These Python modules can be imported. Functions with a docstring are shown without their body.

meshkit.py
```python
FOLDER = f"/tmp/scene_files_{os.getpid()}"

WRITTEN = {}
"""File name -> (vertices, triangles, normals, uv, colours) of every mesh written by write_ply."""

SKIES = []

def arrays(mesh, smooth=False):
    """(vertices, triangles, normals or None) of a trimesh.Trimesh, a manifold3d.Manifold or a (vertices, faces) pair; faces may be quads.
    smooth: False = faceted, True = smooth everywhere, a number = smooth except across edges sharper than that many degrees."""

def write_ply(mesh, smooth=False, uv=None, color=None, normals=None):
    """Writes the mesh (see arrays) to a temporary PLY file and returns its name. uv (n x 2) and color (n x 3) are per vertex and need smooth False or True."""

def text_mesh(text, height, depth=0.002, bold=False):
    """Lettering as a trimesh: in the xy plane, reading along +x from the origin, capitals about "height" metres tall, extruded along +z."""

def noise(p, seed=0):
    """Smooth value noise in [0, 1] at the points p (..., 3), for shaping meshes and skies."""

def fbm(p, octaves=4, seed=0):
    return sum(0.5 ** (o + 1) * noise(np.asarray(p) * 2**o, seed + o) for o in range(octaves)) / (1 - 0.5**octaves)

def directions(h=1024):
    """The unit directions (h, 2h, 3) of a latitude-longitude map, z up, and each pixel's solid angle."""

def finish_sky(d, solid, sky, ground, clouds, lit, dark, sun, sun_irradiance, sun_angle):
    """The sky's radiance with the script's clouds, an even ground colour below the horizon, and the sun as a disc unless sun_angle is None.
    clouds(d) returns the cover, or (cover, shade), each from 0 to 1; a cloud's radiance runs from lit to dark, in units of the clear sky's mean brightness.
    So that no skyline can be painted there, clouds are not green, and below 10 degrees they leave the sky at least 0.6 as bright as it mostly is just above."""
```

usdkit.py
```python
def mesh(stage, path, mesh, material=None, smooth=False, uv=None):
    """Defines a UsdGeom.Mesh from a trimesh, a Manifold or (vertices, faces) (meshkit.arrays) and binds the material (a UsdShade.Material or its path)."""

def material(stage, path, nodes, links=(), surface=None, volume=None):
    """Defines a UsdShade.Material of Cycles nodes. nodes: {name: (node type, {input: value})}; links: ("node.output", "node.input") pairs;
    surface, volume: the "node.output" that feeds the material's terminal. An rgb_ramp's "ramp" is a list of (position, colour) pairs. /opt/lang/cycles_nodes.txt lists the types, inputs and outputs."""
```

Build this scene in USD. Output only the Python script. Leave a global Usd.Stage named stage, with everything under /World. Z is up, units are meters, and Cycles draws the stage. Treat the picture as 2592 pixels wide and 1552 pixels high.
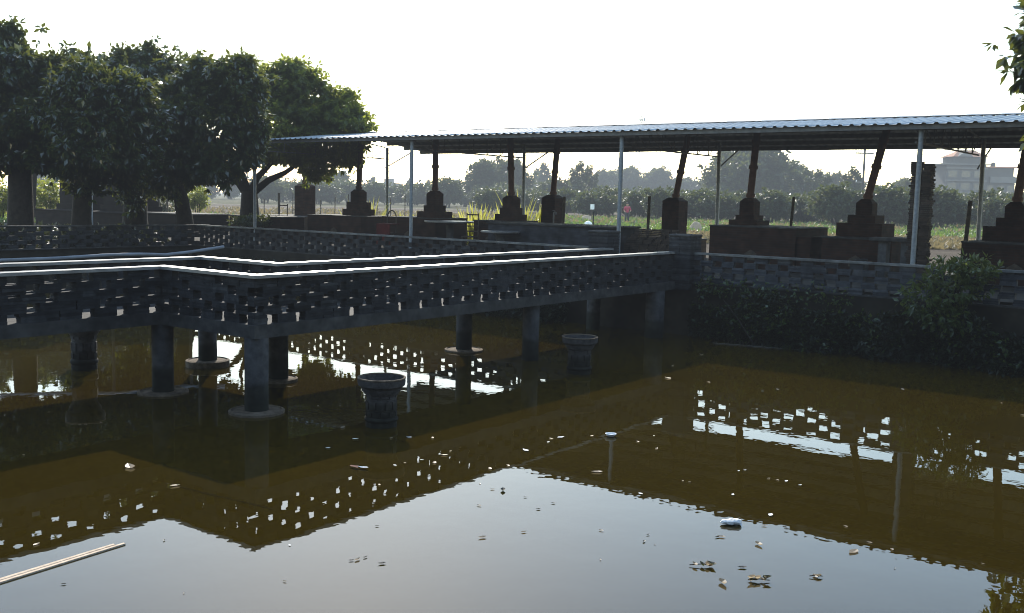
import math, numpy as np, trimesh, manifold3d, usdkit, meshkit
from pxr import Usd, UsdGeom, UsdLux, UsdShade, Sdf, Gf, Vt

stage = Usd.Stage.CreateInMemory()
UsdGeom.SetStageUpAxis(stage, UsdGeom.Tokens.z)
UsdGeom.SetStageMetersPerUnit(stage, 1.0)
UsdGeom.Xform.Define(stage, '/World')
UsdGeom.Scope.Define(stage, '/World/Looks')

# ------------------------------------------------------------------ camera
# world axes: +x runs along the pond's far wall, +y away from the water behind it, z up; water at z = 0
TH, PITCH, ROLL, FPX, EYE = -0.646, 0.106, 0.024, 2562.0, 2.849
EXPOSURE = 1.05
SUN_EL, SUN_AZ = math.radians(29.5), (-0.72, 0.69)
SUN_I, SKY_S = 1.0, 0.145
cth, sth = math.cos(TH), math.sin(TH)
def cw(x, y):                      # metres right of / ahead of the camera -> world x, y
    return np.array([x*cth + y*sth, -x*sth + y*cth])
R3 = np.array([[cth, -sth, 0], [sth, cth, 0], [0, 0, 1.0]])    # rows: camera-right, ahead, up in world axes
cp, sp, cr, sr = math.cos(PITCH), math.sin(PITCH), math.cos(ROLL), math.sin(ROLL)
fwd = np.array([0, cp, -sp]); upc = np.array([0, sp, cp]); rt = np.array([1.0, 0, 0])
right, up = cr*rt + sr*upc, -sr*rt + cr*upc
def ray(px, py):
    a, b = (px-1296)/FPX, (py-776)/FPX
    return fwd + a*right - b*up
def at(px, py, Y):                 # the point of a sight line that lies Y metres ahead, in world axes
    d = ray(px, py); q = np.array([0, 0, EYE]) + d*(Y/d[1])
    return np.array([*cw(q[0], q[1]), q[2]])
def atz(px, py, z):
    d = ray(px, py); q = np.array([0, 0, EYE]) + d*((z-EYE)/d[2])
    return np.array([*cw(q[0], q[1]), q[2]])
K = 2592/2478.0
def atn(px, py, n):                # where a sight line meets the plane y = n (px, py in the 2478-wide view)
    d = ray(px*K, py*K); w = np.array([*cw(d[0], d[1]), d[2]])
    return np.array([0, 0, EYE]) + w*(n/w[1])
def dist_ahead(p):                 # metres ahead of the camera
    return p[0]*sth + p[1]*cth
cam = UsdGeom.Camera.Define(stage, '/World/camera')
def wv(v): return Gf.Vec3d(*map(float, [*cw(v[0], v[1]), v[2]]))
M = Gf.Matrix4d(1.0)
M.SetRow3(0, wv(right)); M.SetRow3(1, wv(up)); M.SetRow3(2, wv(-fwd)); M.SetTranslateOnly(Gf.Vec3d(0, 0, EYE))
cam.AddTransformOp().Set(M)
cam.CreateHorizontalApertureAttr(36.0); cam.CreateVerticalApertureAttr(36.0*613/1024)
cam.CreateFocalLengthAttr(36.0*FPX/2592); cam.CreateClippingRangeAttr(Gf.Vec2f(0.1, 5000))
cam.CreateExposureAttr(EXPOSURE)

# ------------------------------------------------------------------ sky and sun
def look(name, nodes, links, surface=None, volume=None):
    return usdkit.material(stage, '/World/Looks/' + name, nodes, links, surface=surface, volume=volume)
hx, hy = SUN_AZ; hl = math.hypot(hx, hy)
sky = UsdLux.DomeLight.Define(stage, '/World/sky')
sky_m = look('sky_look', {'s': ('sky_texture', {'sky_type': 'single_scattering', 'sun_disc': False, 'sun_elevation': SUN_EL,
        'sun_rotation': math.atan2(hx, hy), 'air_density': 1.4, 'aerosol_density': 0.35}), 'b': ('background_shader', {'strength': SKY_S})},
        [('s.color', 'b.color')], surface='b.background')
UsdShade.MaterialBindingAPI.Apply(sky.GetPrim()).Bind(sky_m)
sun = UsdLux.DistantLight.Define(stage, '/World/sun')
sun.CreateIntensityAttr(SUN_I); sun.CreateAngleAttr(0.5); sun.CreateColorAttr(Gf.Vec3f(1, 0.93, 0.82)); sun.CreateNormalizeAttr(True)
sd = np.array([hx/hl*math.cos(SUN_EL), hy/hl*math.cos(SUN_EL), math.sin(SUN_EL)])
zx = sd; xx = np.cross([0, 0, 1], zx); xx /= np.linalg.norm(xx); yx = np.cross(zx, xx)
Ms = Gf.Matrix4d(1.0)
for i, v in enumerate((xx, yx, zx)): Ms.SetRow3(i, Gf.Vec3d(*map(float, v)))
sun.AddTransformOp().Set(Ms)

# ------------------------------------------------------------------ materials
def mat(name, c1, c2, scale=6, rough=0.85, bump=0.0, bscale=None, metal=0.0, detail=5, spec=0.12, stain=0.0, wet=None):
    nodes = {'g': ('geometry', {}), 'n': ('noise_texture', {'scale': scale, 'detail': detail, 'roughness': 0.6}),
             'r': ('rgb_ramp', {'ramp': [(0.32, c1), (0.68, c2)]}), 'p': ('principled_bsdf', {'roughness': rough, 'metallic': metal, 'specular_ior_level': spec})}
    links = [('g.position', 'n.vector'), ('n.fac', 'r.fac'), ('r.color', 'p.base_color')]
    if bump:
        nodes['n2'] = ('noise_texture', {'scale': bscale or scale*4, 'detail': 4, 'roughness': 0.6})
        nodes['b'] = ('bump', {'strength': bump, 'distance': 0.02})
        links += [('g.position', 'n2.vector'), ('n2.fac', 'b.height'), ('b.normal', 'p.normal')]
    if stain or wet:
        nodes['n3'] = ('noise_texture', {'scale': 0.9, 'detail': 6, 'roughness': 0.65}); nodes['r3'] = ('rgb_ramp', {'ramp': [(0.3, (1-stain,)*3), (0.62, (1.15,)*3)]})
        nodes['m3'] = ('mix', {'mix_type': 'multiply', 'fac': 1.0})
        links = [l for l in links if l != ('r.color', 'p.base_color')] + [('g.position', 'n3.vector'), ('n3.fac', 'r3.fac'), ('r.color', 'm3.color1'), ('r3.color', 'm3.color2')]
        last = 'm3.color'
        if wet:      # a tide mark: damp and slimy up to about this height above the water
            nodes['s'] = ('separate_xyz', {}); nodes['a'] = ('math', {'math_type': 'multiply_add', 'value2': -0.22}); nodes['d'] = ('math', {'math_type': 'divide', 'value2': wet})
            nodes['rw'] = ('rgb_ramp', {'ramp': [(0.0, (0.3, 0.32, 0.24)), (0.42, (0.5, 0.5, 0.42)), (0.55, (1.0, 1.0, 1.0))]}); nodes['mw'] = ('mix', {'mix_type': 'multiply', 'fac': 1.0})
            links += [('g.position', 's.vector'), ('n3.fac', 'a.value1'), ('s.z', 'a.value3'), ('a.value', 'd.value1'), ('d.value', 'rw.fac'), (last, 'mw.color1'), ('rw.color', 'mw.color2')]; last = 'mw.color'
        links += [(last, 'p.base_color')]
    return look(name, nodes, links, 'p.BSDF')
def leafmat(name, stops, rough=0.42, trans=0.35, tcol=(0.16, 0.2, 0.03), spec=0.5):
    return look(name, {'g': ('geometry', {}), 'r': ('rgb_ramp', {'ramp': stops}), 'p': ('principled_bsdf', {'roughness': rough, 'specular_ior_level': spec}),
        't': ('translucent_bsdf', {'color': tcol}), 'm': ('mix_closure', {'fac': trans})},
        [('g.random_per_island', 'r.fac'), ('r.color', 'p.base_color'), ('p.BSDF', 'm.closure1'), ('t.BSDF', 'm.closure2')], 'm.closure')
def brickmat(name, c1, c2, mortar, bw=0.25, rh=0.06):
    return look(name, {'g': ('geometry', {}), 's': ('separate_xyz', {}), 'a': ('math', {'math_type': 'add'}), 'c': ('combine_xyz', {}),
        'k': ('brick_texture', {'scale': 1.0, 'brick_width': bw, 'row_height': rh, 'mortar_size': 0.006, 'mortar_smooth': 0.3, 'color1': c1, 'color2': c2, 'mortar': mortar}),
        'n': ('noise_texture', {'scale': 4, 'detail': 6}), 'rm': ('rgb_ramp', {'ramp': [(0.3, (0.45, 0.45, 0.45)), (0.7, (1.1, 1.1, 1.1))]}),
        'mx': ('mix', {'mix_type': 'multiply', 'fac': 1.0}), 'b': ('bump', {'strength': 0.6, 'distance': 0.01, 'invert': True}), 'p': ('principled_bsdf', {'roughness': 0.9, 'specular_ior_level': 0.08})},
        [('g.position', 's.vector'), ('s.x', 'a.value1'), ('s.y', 'a.value2'), ('a.value', 'c.x'), ('s.z', 'c.y'), ('c.vector', 'k.vector'), ('g.position', 'n.vector'),
         ('n.fac', 'rm.fac'), ('k.color', 'mx.color1'), ('rm.color', 'mx.color2'), ('mx.color', 'p.base_color'), ('k.fac', 'b.height'), ('b.normal', 'p.normal')], 'p.BSDF')
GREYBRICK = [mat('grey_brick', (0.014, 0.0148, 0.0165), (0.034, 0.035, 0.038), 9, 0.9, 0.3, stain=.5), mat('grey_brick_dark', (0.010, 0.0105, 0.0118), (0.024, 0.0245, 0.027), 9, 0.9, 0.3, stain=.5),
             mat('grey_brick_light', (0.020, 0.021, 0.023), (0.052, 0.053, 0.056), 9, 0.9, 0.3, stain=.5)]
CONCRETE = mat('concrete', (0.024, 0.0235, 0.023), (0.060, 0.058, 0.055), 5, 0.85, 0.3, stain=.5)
COPING = mat('coping_concrete', (0.10, 0.098, 0.094), (0.20, 0.196, 0.188), 4, 0.42, 0.12, stain=.35, spec=0.6)
PILLAR = mat('pillar_concrete', (0.0324, 0.0331, 0.0351), (0.0783, 0.0783, 0.0796), 6, 0.9, 0.35, stain=.45, wet=.55)
DISCM = mat('disc_cement', (0.0780, 0.0570, 0.0390), (0.1800, 0.1410, 0.1020), 10, 0.9, 0.5, stain=.5)
URN = mat('urn_stone', (0.0300, 0.0281, 0.0269), (0.0825, 0.0762, 0.0725), 12, 0.8, 0.4, stain=.5, wet=.4)
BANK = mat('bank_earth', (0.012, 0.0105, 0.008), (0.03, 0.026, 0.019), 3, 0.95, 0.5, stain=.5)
REDBRICK = brickmat('red_brick', (0.0450, 0.0216, 0.0144), (0.0270, 0.0150, 0.0114), (0.0300, 0.0264, 0.0228))
BROWNBRICK = brickmat('brown_brick', (0.0735, 0.0455, 0.0301), (0.0490, 0.0329, 0.0238), (0.0560, 0.0490, 0.0420))
GREYWALL = brickmat('grey_brick_wall', (0.0400, 0.0424, 0.0496), (0.0272, 0.0296, 0.0344), (0.0336, 0.0336, 0.0336))
ROUGHBRICK = [mat('old_brick', (0.032, 0.024, 0.019), (0.068, 0.05, 0.04), 9, 0.95, 0.4), mat('old_brick_dark', (0.022, 0.017, 0.014), (0.048, 0.037, 0.03), 9, 0.95, 0.4)]
TERRA = mat('terracotta', (0.0595, 0.0294, 0.0217), (0.0980, 0.0504, 0.0350), 7, 0.6, 0.2)
STEEL = mat('galvanised_steel', (0.15, 0.165, 0.18), (0.23, 0.25, 0.27), 14, 0.5, 0.05, metal=0.35, spec=0.4)
ROOF = mat('roof_sheet', (0.17, 0.20, 0.225), (0.27, 0.305, 0.33), 2.5, 0.5, metal=0.15, stain=.35, spec=0.4)
DARKSTEEL = mat('purlin_steel', (0.10, 0.097, 0.094), (0.16, 0.157, 0.153), 6, 0.6, metal=0.2)
BARK = mat('bark', (0.0108, 0.0090, 0.0072), (0.0270, 0.0222, 0.0180), 9, 0.95, 0.8, 22)
WOOD = mat('weathered_wood', (0.40, 0.31, 0.23), (0.60, 0.49, 0.37), 22, 0.8)
SHADEBRICK = brickmat('shade_toned_brick', (0.012, 0.009, 0.008), (0.008, 0.0065, 0.006), (0.012, 0.011, 0.01))  # darker copy of the brick, with tree shade put into its colour
DARKWOOD = mat('dark_wood', (0.035, 0.028, 0.022), (0.075, 0.06, 0.045), 12, 0.8, 0.2)
PVC = mat('grey_pipe', (0.13, 0.145, 0.165), (0.19, 0.205, 0.23), 3, 0.5)
SOIL = mat('dry_soil', (0.0500, 0.0390, 0.0290), (0.0950, 0.0760, 0.0590), 0.9, 0.95, 0.8, 5, spec=0.02)
STRAWG = mat('straw_ground', (0.0900, 0.0690, 0.0360), (0.1800, 0.1440, 0.0780), 3.0, 0.95, 0.6, 14, spec=0.02)
CROPG = mat('crop_soil', (0.0350, 0.0525, 0.0175), (0.0630, 0.0840, 0.0280), 1.5, 0.95, 0.6, 8, spec=0.02)
GRASSG = mat('grass_ground', (0.0360, 0.0420, 0.0180), (0.0780, 0.0690, 0.0360), 0.15, 0.95, 0.5, 3, spec=0.02)
PATHM = mat('pale_path', (0.1800, 0.1620, 0.1320), (0.2520, 0.2280, 0.1860), 1.5, 0.95, spec=0.02)
PAVE = mat('shed_paving', (0.05, 0.046, 0.04), (0.10, 0.092, 0.08), 2.0, 0.9, 0.3, spec=0.02)
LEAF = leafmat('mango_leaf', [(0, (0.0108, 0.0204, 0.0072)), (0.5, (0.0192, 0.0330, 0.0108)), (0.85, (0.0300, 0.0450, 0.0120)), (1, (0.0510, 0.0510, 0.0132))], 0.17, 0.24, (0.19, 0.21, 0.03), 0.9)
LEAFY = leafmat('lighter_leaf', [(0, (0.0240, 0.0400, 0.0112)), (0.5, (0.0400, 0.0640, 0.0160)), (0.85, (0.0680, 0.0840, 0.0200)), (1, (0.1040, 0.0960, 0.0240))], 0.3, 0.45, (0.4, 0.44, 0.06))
FARLEAF = leafmat('orchard_leaf', [(0, (0.022, 0.036, 0.014)), (0.5, (0.04, 0.058, 0.02)), (1, (0.085, 0.09, 0.032))], 0.5, 0.22, (0.13, 0.15, 0.03))
BUSHLEAF = leafmat('bank_leaf', [(0, (0.0135, 0.0195, 0.0090)), (0.6, (0.0263, 0.0338, 0.0135)), (1, (0.0450, 0.0413, 0.0188))], 0.5, 0.2, (0.0600, 0.0675, 0.0150))
SHRUBLEAF = leafmat('shrub_leaf', [(0, (0.03, 0.05, 0.015)), (0.6, (0.06, 0.085, 0.025)), (1, (0.10, 0.11, 0.035))], 0.2, 0.3, (0.2, 0.23, 0.05))
SPIKE = leafmat('spiky_leaf', [(0, (0.10, 0.12, 0.03)), (0.6, (0.17, 0.18, 0.045)), (1, (0.26, 0.22, 0.07))], 0.45, 0.5, (0.5, 0.5, 0.1))
CROPL = leafmat('crop_leaf', [(0, (0.035, 0.07, 0.02)), (0.6, (0.06, 0.12, 0.03)), (1, (0.10, 0.15, 0.04))], 0.5, 0.3, (0.2, 0.3, 0.05))
STRAWL = leafmat('straw_stalk', [(0, (0.1120, 0.0875, 0.0420)), (0.6, (0.2100, 0.1680, 0.0840)), (1, (0.2940, 0.2450, 0.1330))], 0.7, 0.3, (0.2800, 0.2240, 0.1050))
DEADLEAF = leafmat('dead_leaf', [(0, (0.22, 0.17, 0.11)), (0.6, (0.42, 0.35, 0.25)), (1, (0.62, 0.54, 0.42))], 0.5, 0.35, (0.6, 0.48, 0.3))
DARKLEAF = leafmat('rotten_leaf', [(0, (0.03, 0.025, 0.02)), (1, (0.09, 0.07, 0.045))], 0.6, 0.1)
FOAM = mat('white_foam', (0.68, 0.68, 0.66), (0.82, 0.82, 0.80), 20, 0.7, 0.3)
PLASTER = mat('pale_plaster', (0.0825, 0.0846, 0.0825), (0.1072, 0.1094, 0.1072), 0.6, 0.9)
PLASTER2 = mat('grey_plaster', (0.0454, 0.0469, 0.0469), (0.0605, 0.0620, 0.0620), 0.6, 0.9)
WINDOW = mat('window_glass', (0.0150, 0.0225, 0.0225), (0.0250, 0.0350, 0.0325), 0.4, 0.15, spec=0.5)
ROOFTILE = mat('clay_roof', (0.26, 0.13, 0.08), (0.36, 0.19, 0.12), 2, 0.85)
REDCLOTH = mat('red_cloth', (0.0405, 0.0036, 0.0040), (0.0675, 0.0059, 0.0059), 5, 0.8)
BLUEPL = mat('blue_plastic', (0.02, 0.06, 0.22), (0.03, 0.09, 0.30), 5, 0.45)
WHITEP = mat('white_paint', (0.62, 0.63, 0.62), (0.75, 0.76, 0.75), 3, 0.6)
SHELTERR = mat('shelter_roof', (0.32, 0.34, 0.35), (0.42, 0.44, 0.45), 2, 0.8)
SKIN = mat('skin', (0.30, 0.18, 0.12), (0.36, 0.22, 0.15), 6, 0.6)
PINK = mat('pink_shirt', (0.24, 0.04, 0.065), (0.34, 0.07, 0.10), 6, 0.8)
DARKCLOTH = mat('dark_cloth', (0.03, 0.03, 0.035), (0.06, 0.06, 0.065), 6, 0.85)
HAIR = mat('black_hair', (0.012, 0.01, 0.009), (0.025, 0.02, 0.018), 20, 0.5)
SHEETING = mat('tan_sheeting', (0.26, 0.20, 0.145), (0.40, 0.32, 0.24), 3, 0.85)
WATER = look('pond_water', {'g': ('geometry', {}), 'n': ('noise_texture', {'scale': 2.2, 'detail': 3, 'roughness': 0.5}), 'n2': ('noise_texture', {'scale': 0.5, 'detail': 4}),
    'r': ('rgb_ramp', {'ramp': [(0.3, (0.0165, 0.0105, 0.0006)), (0.7, (0.0205, 0.0131, 0.0009))]}), 'b': ('bump', {'strength': 0.07, 'distance': 0.02}),
    'p': ('principled_bsdf', {'roughness': 0.0, 'ior': 1.38, 'specular_ior_level': 0.5})},
    [('g.position', 'n.vector'), ('g.position', 'n2.vector'), ('n2.fac', 'r.fac'), ('r.color', 'p.base_color'), ('n.fac', 'b.height'), ('b.normal', 'p.normal')], 'p.BSDF')

# ------------------------------------------------------------------ mesh helpers: every piece is (vertices, triangles)
BOXV = np.array([[x, y, z] for x in (-.5, .5) for y in (-.5, .5) for z in (-.5, .5)])
BOXF = np.array([[0,1,3],[0,3,2],[4,6,7],[4,7,5],[0,4,5],[0,5,1],[2,3,7],[2,7,6],[0,2,6],[0,6,4],[1,5,7],[1,7,3]])
def rotz(v, a):
    c, s = math.cos(a), math.sin(a)
    return v @ np.array([[c, s, 0], [-s, c, 0], [0, 0, 1.0]])
def box(c, s, rz=0.0):
    v = BOXV*np.asarray(s, float)
    return (rotz(v, rz) if rz else v) + np.asarray(c, float), BOXF
def span(x0, x1, y0, y1, z0, z1): return box(((x0+x1)/2, (y0+y1)/2, (z0+z1)/2), (x1-x0, y1-y0, z1-z0))
def bevelbox(x0, x1, y0, y1, z0, z1, b=0.02):
    m = manifold3d.Manifold.hull_points(np.array([[x, y, z] for sx, X in ((1, x0), (-1, x1)) for sy, Y in ((1, y0), (-1, y1)) for sz, Z in ((1, z0), (-1, z1))
        for x, y, z in ((X+sx*b, Y+sy*b, Z), (X+sx*b, Y, Z+sz*b), (X, Y+sy*b, Z+sz*b))]))
    v, f, _ = meshkit.arrays(m); return v, f
def join(*ms):
    ms = [m for q in ms for m in (q if isinstance(q, list) else [q])]
    V, F, o = [], [], 0
    for v, f in ms: V.append(v); F.append(f + o); o += len(v)
    return np.vstack(V), np.vstack(F)
def tube(pts, rad, n=8, cap=True):
    pts = np.asarray(pts, float); rad = np.broadcast_to(np.asarray(rad, float), len(pts))
    V = []; prev = None
    for i, p in enumerate(pts):
        t = pts[min(i+1, len(pts)-1)] - pts[max(i-1, 0)]; t = t/max(np.linalg.norm(t), 1e-9)
        a = prev - t*(prev @ t) if prev is not None else np.cross(t, [0, 0, 1.0] if abs(t[2]) < .9 else [1.0, 0, 0])
        a = a/max(np.linalg.norm(a), 1e-9); prev = a; b = np.cross(t, a)
        an = np.arange(n)*2*math.pi/n
        V.append(p + rad[i]*(np.cos(an)[:, None]*a + np.sin(an)[:, None]*b))
    F = []
    for i in range(len(pts)-1):
        for j in range(n):
            k = (j+1) % n; F += [[i*n+j, i*n+k, (i+1)*n+k], [i*n+j, (i+1)*n+k, (i+1)*n+j]]
    if cap:
        for j in range(1, n-1): F += [[0, j+1, j], [(len(pts)-1)*n, (len(pts)-1)*n+j, (len(pts)-1)*n+j+1]]
    return np.vstack(V), np.array(F)
def lathe(prof, n=28, c=(0, 0, 0), zs=1.0):
    prof = np.asarray(prof, float)*[1, zs]; an = np.arange(n)*2*math.pi/n
    V = np.vstack([np.c_[r*np.cos(an), r*np.sin(an), np.full(n, z)] for r, z in prof]) + np.asarray(c, float)
    F = []
    for i in range(len(prof)-1):
        for j in range(n):
            k = (j+1) % n; F += [[i*n+j, i*n+k, (i+1)*n+k], [i*n+j, (i+1)*n+k, (i+1)*n+j]]
    return V, np.array(F)
def prism(poly, axis, a0, a1):     # poly: 2D outline, convex or fan-shaped about vertex 0; axis 'x': outline in (y,z); 'y': in (x,z); 'z': in (x,y)
    poly = np.asarray(poly, float); n = len(poly)
    def lift(t):
        z = np.full(n, t)
        return {'x': np.c_[z, poly], 'y': np.c_[poly[:, 0], z, poly[:, 1]], 'z': np.c_[poly, z]}[axis]
    V = np.vstack([lift(a0), lift(a1)]); F = []
    for i in range(n): j = (i+1) % n; F += [[i, j, n+j], [i, n+j, n+i]]
    for i in range(1, n-1): F += [[0, i+1, i], [n, n+i, n+i+1]]
    return V, np.array(F)
def leaves(base, dirs, size, width, fold, rng):      # diamond leaves of two triangles, folded along the midrib
    n = len(base); dirs = dirs/np.maximum(np.linalg.norm(dirs, axis=1, keepdims=True), 1e-9)
    side = np.cross(dirs, rng.normal(size=(n, 3)) + np.array([0, 0, 2.0])); side /= np.maximum(np.linalg.norm(side, axis=1, keepdims=True), 1e-9)
    nor = np.cross(side, dirs); s = size[:, None] if np.ndim(size) else size
    m = base + dirs*s*0.45
    V = np.stack([base, m + side*s*width + nor*s*fold, base + dirs*s, m - side*s*width + nor*s*fold], 1).reshape(-1, 3)
    o = np.arange(n)[:, None]*4
    return V, np.hstack([o + [0, 1, 2], o + [0, 2, 3]]).reshape(-1, 3)
def unit(v): return v/np.maximum(np.linalg.norm(v, axis=-1, keepdims=True), 1e-9)
def rosettes(cent, out, k, size, rng, width=0.25, droop=0.7, fold=0.05):
    n = len(cent); base = np.repeat(cent, k, 0); o = np.repeat(out, k, 0)
    d = unit(o*0.55 + unit(rng.normal(size=(n*k, 3)))*0.95 + np.array([0, 0, -droop]))
    return leaves(base + d*0.02, d, size*rng.uniform(0.55, 1.4, n*k), width, fold, rng)
def crown_points(blobs, count, rng, shell=(0.72, 1.06), lump=0.28, freq=0.9, below=-2, clumps=0):
    if clumps:
        subs = []
        for b in blobs:
            for d in unit(rng.normal(size=(clumps, 3)) + [0, 0, .1]):
                q = rng.uniform(.12, .36); subs.append((*(np.array(b[:3]) + d*np.array(b[3:6])*rng.uniform(.74, 1.12)), *(np.array(b[3:6])*q)))
        blobs = [(*b[:3], *(np.array(b[3:6])*.84)) for b in blobs] + subs
    w = np.array([(b[3]*b[4] + b[4]*b[5] + b[3]*b[5]) for b in blobs]); w /= w.sum()
    P, O = [], []
    for b, m in zip(blobs, rng.multinomial(count, w)):
        d = unit(rng.normal(size=(m, 3))); d = d[d[:, 2] > below]
        c, r = np.array(b[:3]), np.array(b[3:6])
        q = c + d*r
        k = rng.uniform(*shell, len(d)) * (1 + lump*(meshkit.noise(q*freq/np.mean(r)*2.2 + 13, 5) - 0.5)*2)
        P.append(c + d*r*k[:, None]); O.append(unit(d/r))
    return np.vstack(P), np.vstack(O)

# ------------------------------------------------------------------ scene helpers
USED = {}
def path(parent, name):
    base = (parent or '/World') + '/' + name
    k = USED.get(base, -1) + 1; USED[base] = k
    return base if k == 0 else f'{base}_{k:03d}'
def props(prim, label=None, cat=None, group=None, kind=None):
    for key, v in (('label', label), ('category', cat), ('group', group), ('kind', kind)):
        if v: prim.SetCustomDataByKey(key, v)
ORIGIN = {}
def thing(name, label, cat, loc=(0, 0, 0), group=None, kind=None):
    p = path(None, name); x = UsdGeom.Xform.Define(stage, p); x.AddTranslateOp().Set(Gf.Vec3d(*map(float, loc)))
    props(x.GetPrim(), label, cat, group, kind); ORIGIN[p] = np.array(loc, float); return p
def part(parent, name, m, material, smooth=False, label=None, kind=None):
    """m is in world axes; it is stored relative to its thing. Under /World when parent is None."""
    p = path(parent, name)
    if hasattr(m, 'vertices'): m = (np.asarray(m.vertices), np.asarray(m.faces))
    o = np.zeros(3)
    for key, v in ORIGIN.items():
        if parent and (parent == key or parent.startswith(key + '/')): o = v
    g = usdkit.mesh(stage, p, (np.asarray(m[0]) - o, m[1]), material, smooth=smooth)
    props(g.GetPrim(), label, kind=kind); return p
def group_part(parent, name, label=None):
    p = path(parent, name); x = UsdGeom.Xform.Define(stage, p); props(x.GetPrim(), label); return p
def single(name, m, material, label, cat, group=None, smooth=False, kind=None):
    p = path(None, name); g = usdkit.mesh(stage, p, m, material, smooth=smooth); props(g.GetPrim(), label, cat, group, kind); return p
def setting(name, m, material, smooth=False):
    p = path(None, name); g = usdkit.mesh(stage, p, m, material, smooth=smooth); props(g.GetPrim(), kind='structure'); return p
def copy(src, loc, rz=0.0, sc=1.0, label=None, group=None, cat=None):
    sprim = stage.GetPrimAtPath(src); name = src.rpartition('/')[2]
    p = path(None, name); x = UsdGeom.Xform.Define(stage, p); prim = x.GetPrim()
    prim.GetReferences().AddInternalReference(src)
    x.ClearXformOpOrder()
    x.AddTranslateOp().Set(Gf.Vec3d(*map(float, loc))); x.AddRotateZOp().Set(math.degrees(rz)); x.AddScaleOp().Set(Gf.Vec3f(*([float(sc)]*3) if np.ndim(sc) == 0 else map(float, sc)))
    was = sprim.GetCustomData()
    props(prim, label or was.get('label'), cat or was.get('category'), group or was.get('group'))
    prim.SetInstanceable(True); return p
rng = np.random.default_rng(7)

# ================================================================== THE SETTING
PX0, PX1, PY0, PY1 = -27.5, 6.0, 1.5, 19.6          # the pond
GZ = 1.0
def rects(rs, z):
    V, F = [], []
    for i, (x0, x1, y0, y1) in enumerate(rs):
        V += [[x0, y0, z], [x1, y0, z], [x1, y1, z], [x0, y1, z]]; F += [[4*i, 4*i+1, 4*i+2], [4*i, 4*i+2, 4*i+3]]
    return np.array(V, float), np.array(F)
B = 2500
setting('ground', rects([(-B, B, PY1, B), (-B, B, -B, PY1-PY1+PY0), (-B, PX0, PY0, PY1), (PX1, B, PY0, PY1)], GZ), GRASSG)
setting('pond_water', rects([(PX0-.05, PX1+.05, PY0-.05, PY1+.05)], 0.0), WATER)
setting('pond_bank', join(span(PX0-.3, PX1+.3, PY1, PY1+.35, -1, GZ+.14), span(PX0-.35, PX0, PY0, PY1, -1, GZ+.14), span(PX1, PX1+.35, PY0, PY1, -1, GZ+.14), span(PX0-.3, PX1+.3, PY0-.35, PY0, -1, GZ+.1)), BANK)
setting('shade_patch_soil', rects([(-60, PX0-.36, 2, PY1+.3)], GZ+.01), BANK)  # dark patch: the tree shade is put into the ground colour
setting('shed_pavement', span(-46, 8, PY1+.36, 30.6, 0.4, 1.2), PAVE)
def field(x0, x1, y0, y1, z):      # a field rectangle laid square to the rows (metres right of and ahead of the camera)
    V = np.array([[*cw(x, y), z] for x, y in ((x0, y0), (x1, y0), (x1, y1), (x0, y1))]); return V, np.array([[0, 1, 2], [0, 2, 3]])
setting('soil_field', field(-70, 130, 33, 150, GZ+.006), SOIL)
setting('straw_field', field(0, 40, 47, 63, GZ+.012), STRAWG)
setting('crop_field', field(2, 90, 63.2, 118, GZ+.012), CROPG)
setting('crop_field', field(-60, -4, 52, 80, GZ+.012), CROPG)
setting('field_path', field(-75, 60, 122, 124.5, GZ+.02), PATHM)
setting('field_path', field(-60, 60, 151, 154, GZ+.02), PATHM)

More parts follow.
